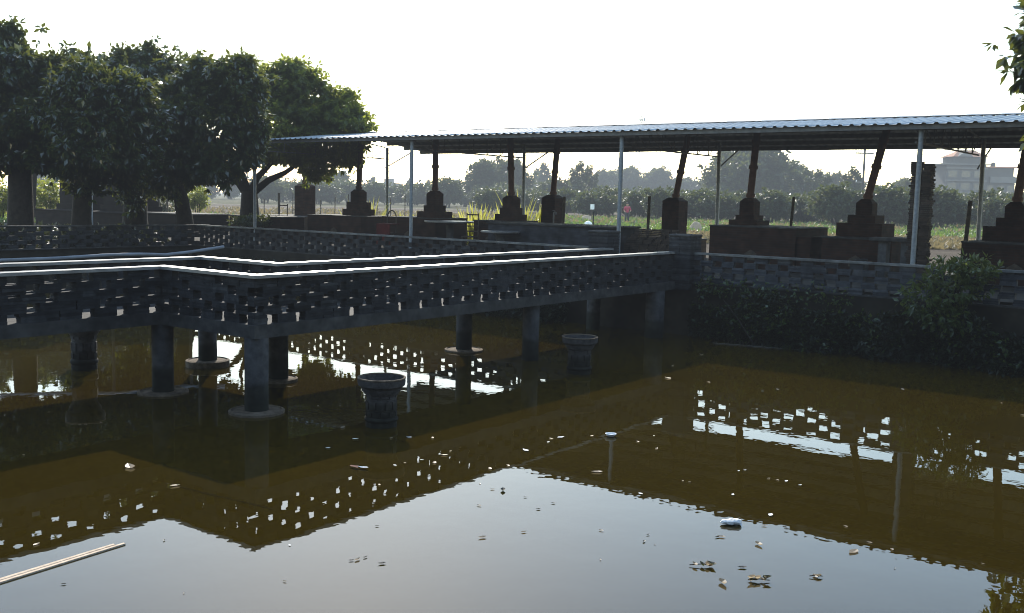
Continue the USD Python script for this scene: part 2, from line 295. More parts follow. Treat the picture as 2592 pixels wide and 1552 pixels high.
def scatter_field(name, xr, yr, count, size, k, mt, spread, zlift, seed, rowstep=None, drop=None):
    r = np.random.default_rng(seed)
    y = yr[0] + (yr[1]-yr[0])*r.random(count)**1.5
    if rowstep: y = np.round(y/rowstep)*rowstep + r.normal(0, .09, count)
    x = r.uniform(*xr, count)
    P = np.c_[x*cth + y*sth, -x*sth + y*cth, np.full(count, GZ + zlift)]
    b = np.repeat(P, k, 0) + np.c_[r.normal(0, spread, (count*k, 2)), np.zeros(count*k)]
    d = np.c_[r.normal(0, 1, (count*k, 2)), r.uniform(.2, 1.3, count*k)]
    p = path(None, name); g = usdkit.mesh(stage, p, leaves(b, d, size*r.uniform(.6, 1.3, count*k), .22, .03, r), mt); props(g.GetPrim(), drop, kind='stuff'); return p
scatter_field('crop_plants', (2, 75), (63.5, 117), 7000, .34, 5, CROPL, .12, .0, 1, 1.1, 'low leafy green crop rows beyond the straw')
scatter_field('crop_plants', (-42, -3), (52, 80), 2500, .30, 5, CROPL, .12, .0, 2, 1.0, 'low green crop rows beyond the left end of the shed')
scatter_field('dry_straw', (0, 38), (46.5, 63.5), 5200, .30, 4, STRAWL, .16, .0, 3, None, 'dry yellow straw lying on the field behind the shed')
scatter_field('dry_stubble', (-60, 60), (80, 122), 2600, .40, 4, STRAWL, .2, .0, 4, 2.2, 'thin dry stubble on the brown soil before the orchard')

# ================================================================== LATTICE BRICK WALLS
def lattice(axis, fixed, a0, a1, z0, rows=5, r=None, L=0.314, closed=0.24):
    """Pieces (centre, size) of an open brick wall along axis ('x' or 'y'): stacks of three thin bricks, a gap, the next row shifted by half."""
    out = []; per, t, rh = 0.49, 0.125, 0.12
    lo, hi = min(a0, a1), max(a0, a1)
    def put(s, e, z, hgt):
        s, e = max(s, lo), min(e, hi)
        if e - s > .05:
            j = r.normal(0, .004); ctr = (s+e)/2
            out.append(((ctr, fixed + j, z) if axis == 'x' else (fixed + j, ctr, z), (e-s, t, hgt) if axis == 'x' else (t, e-s, hgt)))
    for i in range(rows):
        a = lo - (i % 2)*per/2 - .1
        while a < hi:
            s, e = a + r.normal(0, .008), a + L + r.normal(0, .008)
            for c in range(3): put(s + r.normal(0, .006), e + r.normal(0, .006), z0 + i*rh + .02 + c*.04, .0375)
            if r.random() < closed:                      # a gap half closed by an extra brick or a lump of mortar
                for c in range(r.integers(1, 4)): put(e, e + per - L, z0 + i*rh + .02 + c*.04, .037)
            a += per
    return out
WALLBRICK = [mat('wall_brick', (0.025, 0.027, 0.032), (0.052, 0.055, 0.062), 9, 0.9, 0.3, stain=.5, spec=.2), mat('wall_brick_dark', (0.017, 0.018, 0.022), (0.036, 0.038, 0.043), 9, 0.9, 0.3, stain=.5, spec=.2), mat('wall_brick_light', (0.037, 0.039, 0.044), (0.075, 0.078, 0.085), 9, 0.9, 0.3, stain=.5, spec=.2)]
def build_bricks(pieces, where, limit, r, name='brick', mats=None):
    mats = mats or GREYBRICK
    """where(piece) -> parent path. The nearest in view become prims of their own, the rest one mesh per parent."""
    def score(c):
        d = dist_ahead(c); x = c[0]*cth - c[1]*sth
        return d if d > 2 and abs(x/d) < .53 else 1e6
    order = sorted(range(len(pieces)), key=lambda i: score(pieces[i][0]))
    rest = {}
    for n, i in enumerate(order):
        c, s, par = pieces[i]
        if n < limit and score(c) < 1e5: part(par, name, box(c, s), mats[r.choice(3, p=[.5, .3, .2])])
        else: rest.setdefault(par, []).append(box(c, s))
    for par, ms in rest.items(): part(par, 'brickwork', join(ms), mats[0], kind='stuff')

# --- the zigzag footbridge
ZB, ZT = 1.16, 1.76                # deck, underside of the coping
fb = thing('footbridge', 'zigzag footbridge with open brick parapets crossing the brown pond on round concrete pillars', 'footbridge', (-11.2, 12, 0))
XN, XF, YN, YF, XL, XLF = -10.42, -12.03, 8.35, 10.05, -12.45, -13.9
deck = [(XF-.12, XN+.12, YN-.12, PY1-.02), (XLF-.12, XF-.12, YN-.12, YF+.12), (XLF-.12, XL+.12, PY0, YN-.12)]
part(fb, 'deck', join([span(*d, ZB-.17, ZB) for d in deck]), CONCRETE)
r1 = np.random.default_rng(11); pcs = []
near = group_part(fb, 'parapet'); far = group_part(fb, 'parapet')
for par, segs in ((near, [('y', XN, YN-.085, PY1), ('x', YN, XL+.085, XN-.085), ('y', XL, PY0, YN+.085)]), (far, [('y', XF, YF+.085, PY1), ('x', YF, XLF-.085, XF+.085), ('y', XLF, PY0, YF-.085)])):
    cop = []
    for ax, fx, a0, a1 in segs:
        pcs += [(c, s, par) for c, s in lattice(ax, fx, a0, a1, ZB, 5, r1)]
    xs = (XN, XL) if par == near else (XF, XLF); yb = YN if par == near else YF
    h = .105
    n = lambda q: q
    cop = [span(xs[0]-h, xs[0]+h, yb-h, PY1-.03, ZT, ZT+.042), span(xs[1]-h, xs[0]-h, yb-h, yb+h, ZT, ZT+.042), span(xs[1]-h, xs[1]+h, PY0, yb-h, ZT, ZT+.042)]
    part(par, 'coping', join(cop), COPING)
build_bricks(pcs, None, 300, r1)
def pillar(x, y, rad, disc=None, top=ZB-.17):
    p = part(fb, 'pillar', lathe([(rad, -.6), (rad, .0), (rad*.985, .4), (rad, top), (0, top)], 24, (x, y, 0)), PILLAR, 40)
    if disc:
        R, zt = disc
        part(p, 'base_disc', lathe([(R*.9, -.4), (R, zt-.06), (R, zt), (R*.9, zt+.012), (R*.86, zt-.006), (rad*1.3, zt+.004), (rad*.9, zt+.006)], 30, (x, y, 0)), DISCM, 30)
for x, y, rad, disc in ((-10.45, 8.38, .155, (.36, .03)), (-12.44, 8.33, .15, (.35, .02)), (-12.0, 10.04, .15, (.29, .045)), (-13.86, 10.12, .15, (.35, .10)), (-12.0, 14.45, .15, (.36, .03)),
                        (-10.5, 14.5, .15, None), (-12.05, 19.0, .15, None), (-10.42, 18.85, .2, None), (-12.42, 3.6, .15, None), (-13.88, 3.6, .15, None), (-10.45, 17.0, .001, None)):
    if rad > .01: pillar(x, y, rad, disc)

# --- gate piers
for x, lab in ((-12.28, 'short grey brick gate pier left of the bridge entrance, beside the steel post'), (-10.22, 'short grey brick gate pier right of the bridge entrance, where the right wall starts')):
    t = thing('gate_pier', lab, 'pier', (x, 19.72, GZ))
    ms = []
    for i in range(28):
        o = (i % 2)*.0
        part(t, 'brick', join(*[box((x + dx + r1.normal(0, .003), 19.72 + dy + r1.normal(0, .003), GZ + .02 + i*.04), (.252, .252, .036)) for dx in (-.128, .128) for dy in (-.128, .128)]), GREYBRICK[r1.choice(3)])
    part(t, 'cap', bevelbox(x-.275, x+.275, 19.72-.275, 19.72+.275, GZ+1.12, GZ+1.18, .02), CONCRETE)

# --- pond walls
SHADECOPING = mat('shade_toned_coping', (0.06, 0.062, 0.06), (0.15, 0.15, 0.145), 4, 0.85, 0.25, stain=.5)  # darker coping; shade on the pond walls is put into its colour
def pond_wall(label, segs, base, z0=1.16, limit=300, seed=5, cm=SHADECOPING, mats=WALLBRICK):
    t = thing('lattice_wall', label, 'wall', base); r = np.random.default_rng(seed); ps = []
    for ax, fx, a0, a1 in segs:
        ps += [(c, s, t) for c, s in lattice(ax, fx, a0, a1, z0, 5, r, 0.275, 0.12)]
        c = box(((a0+a1)/2, fx, z0+.62) if ax == 'x' else (fx, (a0+a1)/2, z0+.62), (a1-a0, .2, .042) if ax == 'x' else (.2, a1-a0, .042))
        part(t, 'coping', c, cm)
        c = box(((a0+a1)/2, fx, z0-.012) if ax == 'x' else (fx, (a0+a1)/2, z0-.012), (a1-a0, .22, .03) if ax == 'x' else (.22, a1-a0, .03))
        part(t, 'footing', c, CONCRETE)
    build_bricks(ps, None, limit, r, mats=mats)
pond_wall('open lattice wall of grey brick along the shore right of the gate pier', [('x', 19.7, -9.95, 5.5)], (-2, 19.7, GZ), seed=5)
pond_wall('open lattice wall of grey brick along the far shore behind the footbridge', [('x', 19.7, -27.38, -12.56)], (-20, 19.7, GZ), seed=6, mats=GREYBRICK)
pond_wall('dark lattice wall on the left pond side, under the trees', [('y', -27.5, 2.0, 19.8)], (-27.5, 10, GZ), seed=8, cm=CONCRETE, mats=GREYBRICK)  # the dark coping chosen here paints in the tree shade

# ================================================================== THE OPEN SHED
EY, BY, ZE, RX0, RX1 = 22.1, 29.7, 4.6, -27.0, 4.0
RIDGE = (EY+BY)/2; ZR = ZE + (RIDGE-EY)*.115
shed = thing('open_shed', 'long open-sided shed with low corrugated metal roof on thin steel posts', 'shed', (-12, 26, GZ))
def roof_sheet(y0, z0, y1, z1):
    per = [(0, 0), (.115, 0), (.145, .032), (.195, .032), (.225, 0)]
    xs, zs = [], []
    x = RX0
    while x < RX1:
        for dx, dz in per: xs.append(x+dx); zs.append(dz)
        x += .25
    xs, zs = np.array(xs), np.array(zs); n = len(xs)
    V = np.vstack([np.c_[xs, np.full(n, y), z + zs] for y, z in ((y0, z0), (y1, z1))])
    i = np.arange(n-1)
    return V, np.vstack([np.c_[i, i+1, n+i+1], np.c_[i, n+i+1, n+i]])
part(shed, 'roof_sheet', roof_sheet(EY, ZE, RIDGE, ZR), ROOF, label='front slope of corrugated sheets')
part(shed, 'roof_sheet', roof_sheet(RIDGE, ZR, BY, ZE), ROOF, label='rear slope of corrugated sheets')
part(shed, 'added_eave_strip', span(RX0, RX1, BY-.01, BY+.008, ZE-.05, ZE+.035), ROOF)  # added strip, stops sky light showing through the rib gaps
part(shed, 'ridge_cap', prism([(RIDGE-.2, ZR+.03), (RIDGE, ZR+.06), (RIDGE+.2, ZR+.03), (RIDGE, ZR+.066)], 'x', RX0, RX1), ROOF)
for y in np.linspace(EY+.12, BY-.12, 9):
    z = ZE + (RIDGE - EY - abs(y-RIDGE))*.115
    part(shed, 'purlin', span(RX0+.05, RX1-.05, y-.025, y+.025, z-.115, z-.004), DARKSTEEL)
FP, BP = 22.4, 28.0
for x in (-20.75, -13.52, -6.2, 1.0):
    part(shed, 'post', tube([(x, FP, 1.0), (x, FP, ZE-.09)], .055, 12), STEEL, 40)
    part(shed, 'post', tube([(x+.05, BP, 1.0), (x, BP, ZE+.06)], .055, 12), STEEL, 40)
for x in (-27.3, -20.69, -13.52, -6.3, 1.0):
    if x == -27.3: part(shed, 'post', tube([(x+.15, BP, 1.0), (x+.1, BP, ZE+.06)], .055, 12), STEEL, 40)
    zc = 4.24; ms = [tube([(x, FP, zc), (x, BP, zc)], .022, 6)]
    top = lambda y: ZE - .13 + (RIDGE - EY - abs(y-RIDGE))*.115
    ms.append(tube([(x, FP, top(FP)), (x, RIDGE, top(RIDGE)), (x, BP, top(BP))], .022, 6))
    ys = np.linspace(FP, BP, 9)
    for i, y in enumerate(ys[1:-1], 1):
        ms.append(tube([(x, y, zc), (x, y, top(y))], .014, 5))
        y2 = ys[i-1] if i <= 4 else ys[i+1]
        ms.append(tube([(x, y, zc), (x, y2, top(y2))], .012, 5))
    part(shed, 'truss', join(ms), DARKSTEEL)
    part(shed, 'brace', tube([(x, BP, 3.9), (x, BY-.25, 4.56)], .022, 6), DARKSTEEL)
for x, lab in ((-28.0, 'thin steel post standing clear of the shed, in front of the forked tree'), (-38.2, 'thin steel post among the trees at the far left')):
    single('steel_post', tube([(x, 22.4, 1.0), (x, 22.4, 4.05)], .055, 12), STEEL, lab, 'post', smooth=40)

# ================================================================== BRICK STOVES UNDER THE SHED
def chimney(t, x, y, ptop, lean, zt, rp=.095, ped=.2, pz0=2.0, chamf=True):
    part(t, 'chimney_base', join(span(x-ped, x+ped, y-ped, y+ped, pz0, ptop-.1), prism_frustum(x, y, ped, ptop-.1, ped*.55, ptop)), REDBRICK)
    lx, ly = lean; h = zt - ptop
    p0 = np.array([x, y, ptop-.02]); p1 = np.array([x+lx, y+ly, zt])
    pipe = part(t, 'stove_pipe', tube([p0, p1], rp, 14), TERRA, 40)
    for f in (.02, .4, .74):
        a = p0 + (p1-p0)*f; b = p0 + (p1-p0)*(f + .05)
        part(pipe, 'pipe_collar', tube([a, b], rp*1.28, 14), TERRA, 40)
def prism_frustum(x, y, a, z0, b, z1):
    V = [[x+sx*q, y+sy*q, z] for q, z in ((a, z0), (b, z1)) for sx, sy in ((-1, -1), (1, -1), (1, 1), (-1, 1))]
    F = []
    for i in range(4): j = (i+1) % 4; F += [[i, j, 4+j], [i, 4+j, 4+i]]
    F += [[4, 5, 6], [4, 6, 7], [0, 2, 1], [0, 3, 2]]
    return np.array(V, float), np.array(F)
def stove(label, bx0, bx1, by0, by1, bz, cx, cy, tiers, ptop, lean=(0, 0), ped=.2, zt=None, mt=REDBRICK):
    t = thing('brick_stove', label, 'stove', ((bx0+bx1)/2, (by0+by1)/2, GZ))
    part(t, 'body', span(bx0, bx1, by0, by1, 1.18, bz), mt)
    part(t, 'slab_top', bevelbox(bx0-.02, bx1+.02, by0-.02, by1+.02, bz, bz+.035, .008), CONCRETE)
    z = bz + .035
    for w, d, h in tiers:
        part(t, 'step', span(cx-w/2, cx+w/2, cy-d/2, cy+d/2, z, z+h), mt); z += h
    if zt is None: zt = ZE - .03 + (RIDGE - EY - abs(cy + lean[1] - RIDGE))*.115
    chimney(t, cx, cy, ptop, lean, zt, ped=ped, pz0=z)
    # the dark firing mouth in the front, framed in brick
    mx = (bx0+bx1)/2
    part(t, 'fire_mouth', prism([(mx-.16, 1.45), (mx+.16, 1.45), (mx+.16, 1.62), (mx, 1.72), (mx-.16, 1.62)], 'y', by0-.012, by0+.002), DARKWOOD)
    return t
stove('broad brick stove with stepped chimney base, right of the gate pier', -11.75, -9.45, 24.0, 26.2, 2.27, -11.35, 25.5, [(.80, .8, .13), (.52, .6, .13)], 3.02, (.12, 0))
stove('two-level brick stove with tall stepped chimney, left of the ragged brick pillar', -8.75, -7.1, 23.9, 26.2, 2.09, -8.25, 25.5, [(1.12, 1.0, .33), (.68, .7, .2)], 3.05, (.42, 0))
stove('dark brick stove with stepped chimney at the right edge of the picture', -5.6, -3.4, 23.9, 26.2, 2.12, -4.85, 25.5, [(1.15, 1.0, .33), (.68, .7, .2)], 3.05, (.18, 0))
stove('small brick stove with stepped chimney behind the ladder-back chair', -20.2, -18.9, 24.7, 26.3, 2.13, -19.35, 25.5, [(.72, .72, .2), (.5, .5, .2)], 2.95, (-.1, 0))
stove('brick stove with stepped chimney behind the round table', -24.2, -21.8, 24.7, 26.3, 2.13, -22.55, 25.5, [(.86, .8, .2), (.5, .55, .2)], 3.05, (0, 0))
stove('brick stove with stepped chimney beside the leafy end of the shed', -27.7, -25.0, 24.5, 26.3, 2.1, -26.15, 25.5, [(.82, .8, .22), (.62, .6, .25)], 3.05, (.1, 0))
stove('brick stove with plain square chimney nearest the forked tree, its pipe through the roof', -33.0, -29.9, 26.3, 28.3, 1.95, -31.25, 27.5, [], 3.25, (0, 0), ped=.29, zt=5.28, mt=BROWNBRICK)
stove('brick stove with plain square chimney base behind the long grey counter', -20.6, -18.3, 26.9, 28.2, 1.95, -19.15, 27.5, [], 3.0, (.12, 0), ped=.27, mt=BROWNBRICK)
stove('brick stove with plain square chimney base behind the right gate pier, its pipe leaning right', -15.5, -13.9, 26.9, 28.2, 1.75, -14.65, 27.5, [], 3.0, (.34, 0), ped=.28, mt=BROWNBRICK)
# lower ledge beside the broad stove
single('brick_ledge', join(span(-9.44, -9.1, 24.1, 26.0, 1.18, 2.06), span(-9.44, -9.08, 24.08, 26.02, 2.06, 2.09)), REDBRICK, 'low brick ledge built against the right side of the broad stove', 'ledge')
t = thing('brick_counter', 'long low counter of grey brick with a slab top behind the left gate pier', 'counter', (-16.3, 23.6, GZ))
part(t, 'body', span(-18.35, -14.2, 23.1, 24.6, 1.18, 2.12), GREYWALL); part(t, 'slab_top', bevelbox(-18.4, -14.15, 23.05, 24.65, 2.12, 2.17, .012), CONCRETE)
t = thing('broken_wall', 'low curved brick wall with a broken slanting left end between the gate piers', 'wall', (-13.3, 24, GZ))
for i in range(19):
    z0 = 1.18 + i*.05; xl = -14.28 + max(0, (z0-1.6))*.85 + r1.uniform(-.03, .03) - (.0 if z0 > 1.4 else (1.4-z0)*-.6)
    x = xl
    while x < -12.75:
        x1 = min(x + .245, -12.72)
        part(t, 'brick', box(((x+x1)/2, 24 + .12*math.sin((x+13.5)*1.6) + r1.normal(0, .004), z0+.023), (x1-x-.008, .12, .043)), ROUGHBRICK[0] if r1.random() < .6 else ROUGHBRICK[1]); x += .25
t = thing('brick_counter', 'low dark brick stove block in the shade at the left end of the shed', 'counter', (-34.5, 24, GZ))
part(t, 'body', span(-36.2, -33.1, 23.4, 25.2, 1.0, 1.93), SHADEBRICK); part(t, 'slab_top', bevelbox(-36.25, -33.05, 23.35, 25.25, 1.93, 1.98, .01), CONCRETE)
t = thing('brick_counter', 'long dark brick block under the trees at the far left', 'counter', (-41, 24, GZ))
part(t, 'body', span(-44.5, -37.4, 23.4, 25.0, 1.0, 1.85), SHADEBRICK); part(t, 'slab_top', bevelbox(-44.55, -37.35, 23.35, 25.05, 1.85, 1.9, .01), SHADEBRICK)
t = thing('brick_counter', 'low dark brick block right of the forked tree, in front of the plain chimney', 'counter', (-28.8, 24, GZ))
part(t, 'body', span(-30.8, -28.0, 23.5, 24.6, 1.0, 1.98), REDBRICK); part(t, 'slab_top', bevelbox(-30.85, -27.95, 23.45, 24.65, 1.98, 2.02, .01), CONCRETE)
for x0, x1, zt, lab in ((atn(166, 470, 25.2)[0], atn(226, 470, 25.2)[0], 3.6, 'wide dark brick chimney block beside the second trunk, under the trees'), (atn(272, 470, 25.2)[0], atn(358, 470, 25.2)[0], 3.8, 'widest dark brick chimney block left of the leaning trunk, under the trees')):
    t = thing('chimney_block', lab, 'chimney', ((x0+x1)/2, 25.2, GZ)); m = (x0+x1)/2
    part(t, 'body', span(x0, x1, 24.6, 25.9, 1.0, 2.15), SHADEBRICK); part(t, 'shaft', span(x0+.12, x1-.12, 24.7, 25.8, 2.15, zt), SHADEBRICK)
    part(t, 'cap', span(x0+.05, x1-.05, 24.63, 25.87, zt, zt+.07), SHADEBRICK); part(t, 'stove_pipe', tube([(m, 25.25, zt+.07), (m, 25.25, 4.7)], .11, 12), TERRA, 40)
# ragged pillar
t = thing('brick_pillar', 'tall ragged pillar of stacked old bricks directly behind a steel post', 'pillar', (-6.28, 23.1, GZ))
for i in range(58):
    z = 1.2 + i*.046 + .021
    for s in (-1, 1):
        if i == 57 and s > 0: continue
        w = .2 + r1.uniform(-.02, .02)
        part(t, 'brick', box((-6.31 + s*.115 + r1.normal(0, .013), 23.15 + r1.normal(0, .012), z), (w, .3, .042), r1.normal(0, .05)), ROUGHBRICK[int(r1.random() < .5)])
# bench, stools, tables, chairs
t = thing('slab_bench', 'slab table on two block legs beside the ragged brick pillar', 'table', (-6.9, 23.4, 1.2))
part(t, 'slab_top', bevelbox(-7.4, -6.35, 23.15, 23.65, 2.1, 2.18, .012), CONCRETE)
for x in (-7.12, -6.62): part(t, 'leg', span(x-.09, x+.09, 23.25, 23.55, 1.2, 2.1), PILLAR)
def stool(label, x, y):
    t = thing('drum_stool', label, 'stool', (x, y, 1.2))
    part(t, 'body', lathe([(0, 1.2), (.13, 1.2), (.17, 1.35), (.17, 1.55), (.14, 1.66)], 20, (x, y, 0)), PILLAR, 40); part(t, 'seat', lathe([(.14, 1.66), (.155, 1.67), (.155, 1.70), (0, 1.70)], 20, (x, y, 0)), CONCRETE, 40)
stool('stone drum stool in front of the slab table', -7.42, 22.75)
def round_table(label, x, y, r, z):
    t = thing('round_table', label, 'table', (x, y, 1.2))
    part(t, 'tabletop', lathe([(0, z-.05), (r-.02, z-.05), (r, z-.03), (r, z-.01), (r-.015, z), (0, z)], 36, (x, y, 0)), COPING, 40)
    part(t, 'pedestal', lathe([(.28, 1.2), (.28, 1.25), (.13, 1.32), (.11, 1.6), (.14, z-.12), (.26, z-.05)], 20, (x, y, 0)), PILLAR, 40)
round_table('pale round stone table in front of the long grey counter', -17.55, 22.65, .56, 1.94)
round_table('larger round stone table left of the ladder-back chair', -21.1, 24.6, .82, 2.1)
def chair(label, x, y, rz, z=1.2, h=1.0):
    t = thing('wooden_chair', label, 'chair', (x, y, z))
    def W(p): return rotz(np.array([p], float), rz)[0] + [x, y, z]
    def bar(a, b, r): return tube([W(a), W(b)], r, 8)
    s = .19
    for sx in (-1, 1):
        part(t, 'leg', bar((sx*s, -s, 0), (sx*s, -s, .45), .018), DARKWOOD); part(t, 'leg', bar((sx*s, s, 0), (sx*s, s+.04, h), .018), DARKWOOD)
    v, f = bevelbox(-.22, .22, -.22, .22, .44, .475, .01); part(t, 'seat', (rotz(v, rz) + [x, y, z], f), DARKWOOD)
    for zz in (.62, .78, h-.05): part(t, 'back_rail', bar((-s, s+.02, zz), (s, s+.04, zz), .02), DARKWOOD)
    for sx in (-1, 1): part(t, 'stretcher', bar((sx*s, -s, .2), (sx*s, s, .2), .011), DARKWOOD)
chair('dark ladder-back wooden chair standing between the two round tables', -19.85, 24.1, .35, 1.2, 1.18)
chair('dark wooden chair left of the plain chimney at the shed\'s left end', -29.7, 24.9, .2, 1.2, 1.25)
t = thing('red_chair', 'round-backed chair with dark red cloth left of the larger round table', 'chair', (-23.0, 23.7, 1.2))
c0 = np.array([-23.0, 23.7, 0])
part(t, 'seat', lathe([(0, 1.62), (.24, 1.62), (.25, 1.66), (0, 1.69)], 20, c0), DARKWOOD, 40)
part(t, 'cloth', join(span(-23.2, -22.62, 23.42, 23.46, 1.3, 1.95), span(-23.2, -22.62, 23.42, 23.9, 1.94, 1.97)), REDCLOTH)
an = np.linspace(0, math.pi, 13)
part(t, 'back_hoop', tube([c0 + [-.2, .2, 1.65]] + [c0 + [.2*-math.cos(a), .22, 2.12 + .26*math.sin(a)] for a in an] + [c0 + [.2, .2, 1.65]], .018, 8), DARKWOOD, 40)
for sx in (-1, 1):
    for sy in (-1, 1): part(t, 'leg', tube([c0 + [sx*.17, sy*.17, 1.2], c0 + [sx*.15, sy*.15, 1.63]], .016, 8), DARKWOOD)
# water taps on thin pipes, stakes
def tap(label, x, y, z):
    t = thing('water_tap', label, 'tap', (x, y, 1.2), 'taps behind the grey counter')
    part(t, 'riser', tube([(x, y, 1.2), (x, y, z)], .022, 8), DARKSTEEL); part(t, 'spout', tube([(x, y, z), (x+.05, y-.02, z+.02), (x+.12, y-.06, z+.01), (x+.13, y-.07, z-.06)], .018, 8), DARKSTEEL)
    part(t, 'handle', tube([(x-.05, y, z+.06), (x+.05, y, z+.06)], .01, 6), DARKSTEEL)
tap('thin standing water tap behind the left part of the grey counter', -17.3, 24.9, 2.47); tap('thin standing water tap behind the middle of the grey counter', -15.9, 24.9, 2.53)
for x0, y0, z0, x1, z1, r, lab in ((-14.72, 26, 1.2, -14.69, 3.02, .045, 'dark stake rising behind the broken brick wall'), (-10.5, 26.3, 2.3, -10.46, 3.08, .04, 'dark stake standing on the broad stove'),
        (-6.04, 26, 1.2, -5.96, 3.07, .05, 'dark leaning stake right of the ragged brick pillar'), (-35.82, 30, 1.0, -35.82, 2.86, .05, 'dark fence stake right of the forked tree'),
        (-18.0, 26.4, 1.2, -17.95, 2.95, .05, 'dark stake beside the plain chimney base behind the counter'), (-48.0, 32, 1.0, -48.0, 3.4, .07, 'thick dark stake right of the leaning tree trunk'), (-47.2, 32, 1.0, -47.2, 2.75, .045, 'shorter dark stake beside the thick one, left of the forked tree')):
    single('stake', tube([(x0, y0, z0), (x1, y0, z1)], r, 8), DARKWOOD, lab, 'stake')
q = atn(1755, 535, 31); single('water_barrel', lathe([(0, 1.0), (.27, 1.0), (.30, 1.1), (.30, 1.55), (.27, 1.7), (.25, 1.72), (0, 1.72)], 20, (q[0], 31, 0)), BLUEPL, 'blue plastic barrel on the field edge left of the broad stove', 'barrel', smooth=40)

# ================================================================== URNS IN THE WATER
def urn(label, x, y, hs=1.0):
    t = thing('stone_urn', label, 'urn', (x, y, 0))
    part(t, 'body', lathe([(.19, -.5), (.195, .04), (.19, .06), (.205, .075), (.212, .095), (.205, .115), (.185, .13), (.182, .2), (.188, .21), (.182, .22), (.18, .33), (.187, .345), (.18, .36), (.185, .43), (.205, .455)], 32, (x, y, 0), hs), URN, 35)
    part(t, 'rim', lathe([(.2, .45), (.262, .495), (.29, .52), (.297, .56), (.296, .60), (.288, .606), (.274, .604), (.268, .56), (.24, .45), (.2, .40), (0, .39)], 36, (x, y, 0), hs), URN, 35)
    part(t, 'lip', lathe([(.297, .598), (.302, .606), (.300, .616), (.288, .620), (.276, .616), (.274, .606)], 40, (x, y, 0), hs), DISCM, 35)  # paler lip: the sunlit rim line is put into the colour
    r = np.random.default_rng(int(abs(x)*100))
    for lev, (za, zb) in enumerate(((.135, .198), (.225, .325), (.365, .425))):
        for k in range(11):
            a = (k + .5*(lev % 2))*2*math.pi/11
            part(t, 'stone_block', box((x + .183*math.cos(a), y + .183*math.sin(a), (za+zb)/2*hs), (.016, .092, (zb-za)*hs-.006), a), URN)
urn('stone urn with a wide rim standing in the water right of the corner pillar', -8.73, 8.93)
urn('stone urn with a wide rim in the shadow below the bridge, beyond the nearer one', -9.08, 13.93)
urn('stone urn half hidden under the bridge at the left', -14.96, 8.6, 1.35)

# ================================================================== PIPE BEHIND THE BRIDGE
pts = [at(px, py, Y) for px, py, Y in ((-250, 669, 19.5), (0, 659, 20.3), (141, 654, 20.8), (283, 645, 21.3), (354, 643.5, 21.6), (420, 645, 22), (481, 638, 22.4), (566, 625, 23))]
t = thing('long_pipe', 'long pale pipe sagging across the water behind the footbridge', 'pipe', (pts[1][0], pts[1][1], 0))
part(t, 'tube', tube(pts, .035, 10), PVC, 60)
for i in (0, 3, 6): part(t, 'prop', tube([(pts[i][0], pts[i][1], -.4), (pts[i][0], pts[i][1], pts[i][2]-.03)], .03, 8), DARKWOOD)

# ================================================================== TREES
def big_tree(label, trunk, limbs, blobs, count, seed, k=8, size=.19, mt=LEAF, name='mango_tree', group=None, cnt=.85):
    r = np.random.default_rng(seed); t = thing(name, label, 'tree', (*trunk[0][0][:2], GZ), group)
    tr = part(t, 'trunk', tube(*trunk, 12), BARK, 60)
    for pts, rad in limbs: part(tr, 'limb', tube(pts, rad, 8), BARK, 60)
    P, O = crown_points(blobs, int(count*cnt), r, (.6, 1.1), .35, clumps=24)
    far = r.random(len(P)) < .10; P[far] += O[far]*r.uniform(.1, 2.2, (far.sum(), 1))*size      # sprigs that stand out of the outline
    hole = meshkit.noise(P*1.3 + seed, 2) > .80; P, O = P[~hole], O[~hole]
    part(t, 'crown', rosettes(P, O, k, size, r), mt)
    return t
def D(x, y, Y): return at(x*K, y*K, Y)
def blob(x, y, Y, rx, rz, ry=None, dy=0):   # centre in the view, radii in view units turned to metres
    c = D(x, y, Y+dy); m = Y*K/FPX; return (*c, rx*m, (ry or rx)*m, rz*m)
def ground_under(p): return np.array([p[0], p[1], GZ-.05])
def trunk_of(x, y, Y, r0, x1, y1, r1_, bend=0):
    a, b = D(x, y, Y), D(x1, y1, Y); m = (a+b)/2 + np.array([bend, 0, 0])
    return ([ground_under(a), a, m, b], [r0*1.25, r0, (r0+r1_)/2, r1_])
# from left to right
big_tree('dark broad tree at the left edge with a thick straight trunk', trunk_of(50, 530, 29.6, .36, 48, 330, .28), [([D(48, 360, 29.6), D(95, 300, 29.6), D(130, 230, 30)], [.17, .1, .04]), ([D(48, 340, 29.6), D(10, 270, 29.6), D(-40, 200, 30)], [.17, .1, .04])],
    [blob(20, 200, 29.5, 115, 120), blob(100, 215, 29.5, 75, 95), blob(-60, 240, 29.5, 90, 150), blob(20, 320, 29, 110, 60), blob(115, 320, 29, 70, 65), blob(12, 100, 29.5, 48, 44), blob(90, 135, 29.5, 46, 38), blob(170, 175, 30, 50, 48), blob(-20, 365, 29, 60, 40), blob(108, 372, 30, 40, 20), blob(30, 75, 29.5, 24, 20)], 5600, 21)
big_tree('tree with glossy lighter leaves, second from the left edge', trunk_of(197, 530, 30.3, .28, 205, 350, .22), [([D(205, 370, 30.3), D(270, 310, 29), D(310, 260, 29)], [.14, .08, .03]), ([D(205, 360, 30.3), D(190, 300, 29), D(180, 240, 29)], [.14, .08, .03])],
    [blob(245, 265, 28.3, 112, 88), blob(180, 300, 28.5, 80, 88), blob(320, 305, 28.6, 60, 72), blob(225, 200, 28.3, 86, 42), blob(250, 370, 28.6, 105, 48), blob(165, 385, 29, 60, 42), blob(330, 380, 29, 50, 46), blob(205, 430, 30, 36, 46), blob(290, 415, 30.5, 40, 50), blob(205, 160, 28.5, 34, 18), blob(350, 260, 28.6, 26, 22)], 5200, 22)
